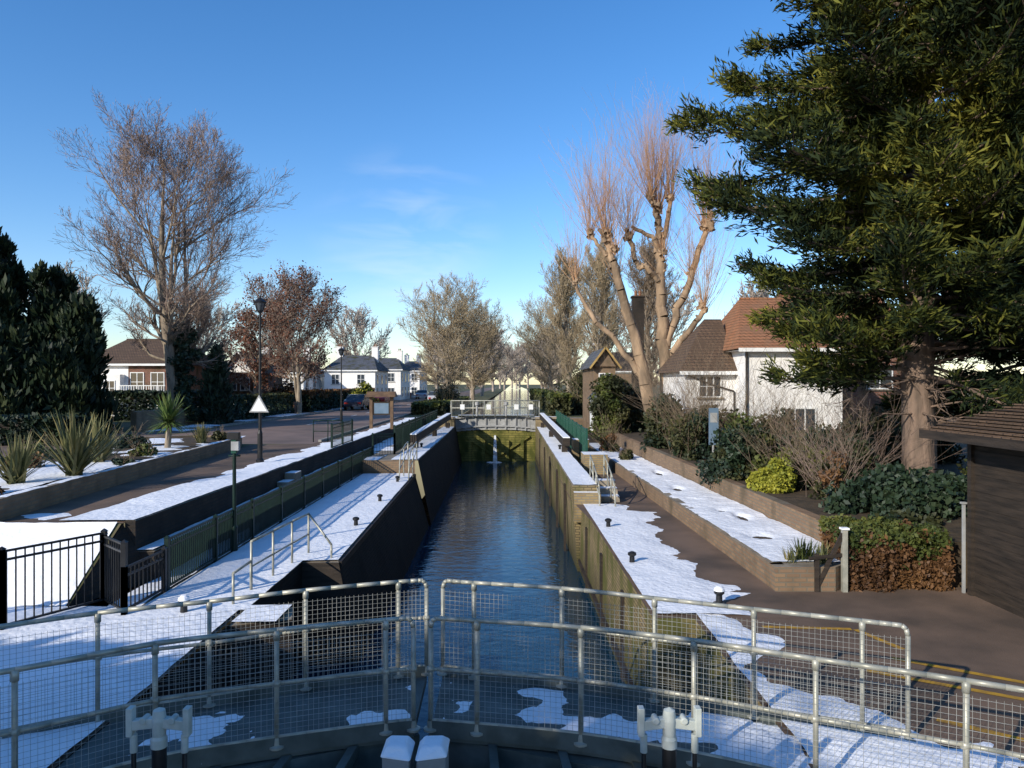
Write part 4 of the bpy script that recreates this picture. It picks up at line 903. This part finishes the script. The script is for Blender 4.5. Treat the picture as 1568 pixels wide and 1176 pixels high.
shrub('laurel_shrub',13.2,25,.8,1.6,1.2,3.0,23,14000,.1,('ivy','shrub'),50,60)
shrub('laurel_shrub',9.2,21.5,.8,1.5,1.2,1.6,14,12000,.09,('shrub','ivy','ivy'),44,30)
shrub('evergreen_shrub',12.5,18.0,.8,1.6,1.2,2.0,15,12000,.09,('hedgeT','shrub'),44,20)
shrub('bare_shrub',4.35,33.5,.4,.5,.6,1.0,16,2500,.07,('shrubR','shrub'),20,40)
shrub('bramble_shrub',4.55,30.0,.4,.35,.8,.5,17,2000,.07,('shrub',),16,20)
shrub('evergreen_shrub',6.5,40,.9,1.5,1.3,3.9,18,13000,.12,('shrub','ivy'),44,60)
def boxhedge(name,x0,x1,y0,y1,z0,z1,n,size,k1,k2,seed=1,split=.72):
    rg=np.random.default_rng(seed); p=rg.random((n,3)); f=rg.integers(0,4,n)
    p[f==0,1]=rg.random((f==0).sum())*.12; p[f==1,2]=1-rg.random((f==1).sum())*.12; p[f==2,0]=rg.random((f==2).sum())*.08; p[f==3,0]=1-rg.random((f==3).sum())*.08
    P=np.array([x0,y0,z0])+p*np.array([x1-x0,y1-y0,z1-z0]); l=vnoise(P[:,0]*2,P[:,2]*2+P[:,1],1.3,seed)-.5
    P[:,1]+=l*.35;P[:,2]+=(vnoise(P[:,0],P[:,1],2.2,seed+3)-.5)*.28*p[:,2]; P+=rg.normal(size=P.shape)*.03
    top=(p[:,2]+l*1.1+rg.normal(size=n)*.06)>split; parts=[]
    for m_,k in ((~top,k1),(top,k2)):
        v,ff=leaves(P[m_],size,1.5,rng=rg); parts.append((v,ff,k))
    return npmesh(name,parts)
boxhedge('clipped_hedge',5.55,7.2,12.35,13.5,0,.95,22000,.05,'shrubR','hedgeT',1,.7)
boxhedge('roadside_hedge',-18.9,-18.0,46,62,1,2.6,9000,.15,'ivy','shrub',2,.8)
boxhedge('roadside_hedge',-30,-19.6,49,50.5,1,2.9,16000,.16,'yew','ivy',3,.8)
boxhedge('roadside_hedge',-18.0,-17.2,64,94,1,2.8,10000,.2,'ivy','shrubR',4,.8)
boxhedge('roadside_hedge',-34,-17.5,29,31,1,2.1,16000,.14,'yew','ivy',5,.85)
boxhedge('roadside_hedge',-7.8,-5.2,58,90,1,1.9,10000,.17,'shrub','hedgeT',6,.8)
boxhedge('roadside_hedge',2.9,4.4,56,120,1,2.6,13000,.2,'shrub','hedgeT',7,.8)
shrub('roadside_shrub',-15.6,78,1,1.5,1.5,3.4,40,5000,.16,('shrubY','hedgeT'),34)
shrub('roadside_shrub',-20,68,1,2.5,2,3.2,41,6000,.17,('shrubR','copper'),34,60)
shrub('roadside_shrub',-24.0,60,1,1.6,1.5,2.4,42,5000,.16,('shrub','ivy'),34,30)
shrub('roadside_shrub',6,60,1,2.2,2.5,4.5,43,9000,.16,('shrub','shrub'),44,120,'twigY')
shrub('roadside_shrub',-6,70,1,1.2,3,3.0,44,5000,.15,('shrub',),34,100,'twigY')

def blades(center,n,L,seed,k,w=.05,el=(.5,1.5),droop=.55):
    rd=random.Random(seed); V=[];F=[]
    for i in range(n):
        az=rd.uniform(0,6.283);e=rd.uniform(*el);l=L*rd.uniform(.6,1.1);p=Vector(center)+Vector((rd.gauss(0,.06),rd.gauss(0,.06),0)); d=Vector((math.cos(az)*math.cos(e),math.sin(az)*math.cos(e),math.sin(e))); s=Vector((-math.sin(az),math.cos(az),0)); m=5; o=len(V)
        for j in range(m+1):
            t=j/m; ww=w*(1-t**2.2)*.5+.002; V+= [tuple(p-s*ww),tuple(p+s*ww)]; p=p+d*l/m; d=(d+Vector((0,0,-droop*t*.7*rd.random()))).normalized()
        for j in range(m): F.append((o+2*j,o+2*j+1,o+2*j+3,o+2*j+2))
    return np.array(V),np.array(F),k
npmesh('new_zealand_flax',[blades((-9.9,17.0,1.33),150,1.5,1,'flax',.06)])
npmesh('new_zealand_flax',[blades((-10.3,15.6,1.33),110,1.15,2,'flax',.055)])
npmesh('new_zealand_flax',[blades((-10.9,19.8,1.33),110,1.35,12,'flax',.06)])
trunk=tubes([(-11.15,24.3,1.3,-11.1,24.3,1.9,.1,.09),(-11.1,24.3,1.9,-11.1,24.3,2.2,.09,.08)],10)
npmesh('cabbage_palm',[(trunk[0],trunk[1],'bark'),blades((-11.1,24.3,2.2),260,.95,3,'flaxG',.05,(-.6,1.55),.3)])
npmesh('ornamental_grass',[blades((-10.9,26.3,1.33),200,.7,4,'flax',.02,(.9,1.5),.5),blades((-11.9,22,1.33),150,.6,5,'flax',.02,(.9,1.5),.5)])
npmesh('grass_tuft',[blades((4.95,12.75,.38),90,.4,6,'hedgeT',.02,(.8,1.5),.5),blades((5.2,12.6,.36),90,.38,7,'flax',.02,(.8,1.5),.5),blades((4.7,12.7,.38),40,.3,8,'flax',.02,(.8,1.5),.5)])
for i,(x,y,r) in enumerate([(-12.8,15,.6),(-12,18.5,.5),(-10.7,21.8,.45),(-12.5,24.5,.7),(-10.8,27.8,.4),(-9.8,14.0,.35),(-13.2,21,.6),(-9.9,19.2,.3)]):
    shrub('planter_shrub',x,y,1.33,r,r,r*.8,60+i,1500,.06,(('shrub','shrubR','hedgeT','ivy')[i%4],),14,12)

# unseen leaf screen added left of the view, heights shaped to shade the near footway
rg=np.random.default_rng(99); n=26000
py=rg.uniform(-22,4.2,n); hh=np.interp(py,[-22,-12,-6,-3.5,-1,1,2.5,4.2],[11.0,10.2,9.4,7.4,5.9,5.0,4.0,2.0])*(.72+.5*vnoise(py,py*0,1.1,5)); pz=rg.random(n)*hh; px=-13.5+rg.normal(size=n)*.7
v,f=leaves(np.stack([px,py,pz],1),.36,1.4,rng=rg); npmesh('unseen_shade_screen',[(v,f,'yew')])

# ------------------------------------------------------------------ light, sky, camera
el=R(23.5); az=R(223)
sd=Vector((math.sin(az)*math.cos(el),math.cos(az)*math.cos(el),math.sin(el)))
L=bpy.data.lights.new('sun','SUN'); L.energy=5.0; L.angle=R(.5); L.color=(1.0,.93,.81)
lo=bpy.data.objects.new('sun',L); scene.collection.objects.link(lo); lo.rotation_euler=(-sd).to_track_quat('-Z','Y').to_euler()
wd=bpy.data.worlds.new('World'); scene.world=wd; wd.use_nodes=True; nt=wd.node_tree; bg=nt.nodes['Background']
sk=N(nt,'ShaderNodeTexSky'); sk.sky_type='NISHITA'; sk.sun_disc=False; sk.sun_elevation=el; sk.sun_rotation=az; sk.altitude=0; sk.air_density=1.0; sk.dust_density=.3; sk.ozone_density=2.2
hs=N(nt,'ShaderNodeHueSaturation'); hs.inputs['Saturation'].default_value=1.3; hs.inputs['Value'].default_value=1.22; nt.links.new(sk.outputs[0],hs.inputs['Color'])
tn=N(nt,'ShaderNodeMixRGB',blend_type='MULTIPLY'); tn.inputs[0].default_value=1; nt.links.new(hs.outputs[0],tn.inputs[1]); tn.inputs[2].default_value=(.98,.98,1.1,1)
tc=N(nt,'ShaderNodeTexCoord'); 
mpn=N(nt,'ShaderNodeMapping'); mpn.inputs['Scale'].default_value=(4,4,16); mpn.inputs['Rotation'].default_value=(0,R(12),0); nt.links.new(tc.outputs['Generated'],mpn.inputs['Vector'])
nz=N(nt,'ShaderNodeTexNoise'); nz.inputs['Scale'].default_value=1.6; nz.inputs['Detail'].default_value=4; nz.inputs['Distortion'].default_value=.5; nt.links.new(mpn.outputs[0],nz.inputs['Vector'])
cr=ramp(nt,[(0,0,0),(.45,.45,.45)],[.48,.8]); nt.links.new(nz.outputs[0],cr.inputs[0])
dp=N(nt,'ShaderNodeVectorMath',operation='DISTANCE'); nt.links.new(tc.outputs['Generated'],dp.inputs[0]); dp.inputs[1].default_value=Vector((-.14,1,.19)).normalized()
cr2=ramp(nt,[(1,1,1),(0,0,0)],[.0,.13]); nt.links.new(dp.outputs['Value'],cr2.inputs[0])
mu=N(nt,'ShaderNodeMath',operation='MULTIPLY'); nt.links.new(cr.outputs[0],mu.inputs[0]); nt.links.new(cr2.outputs[0],mu.inputs[1])
mx=N(nt,'ShaderNodeMixRGB'); nt.links.new(mu.outputs[0],mx.inputs[0]); nt.links.new(tn.outputs[0],mx.inputs[1]); mx.inputs[2].default_value=(7.5,7.6,8.0,1)
nt.links.new(mx.outputs[0],bg.inputs[0]); bg.inputs[1].default_value=.15

cam=bpy.data.cameras.new('camera'); cam.lens=26.4; cam.sensor_width=36; cam.clip_end=5000; cam.clip_start=.05
co=bpy.data.objects.new('camera',cam); co.location=(0,0,3.4); co.rotation_euler=(R(90),0,0); scene.collection.objects.link(co); scene.camera=co
scene.view_settings.view_transform='Standard'; scene.view_settings.look='None'; scene.view_settings.exposure=0
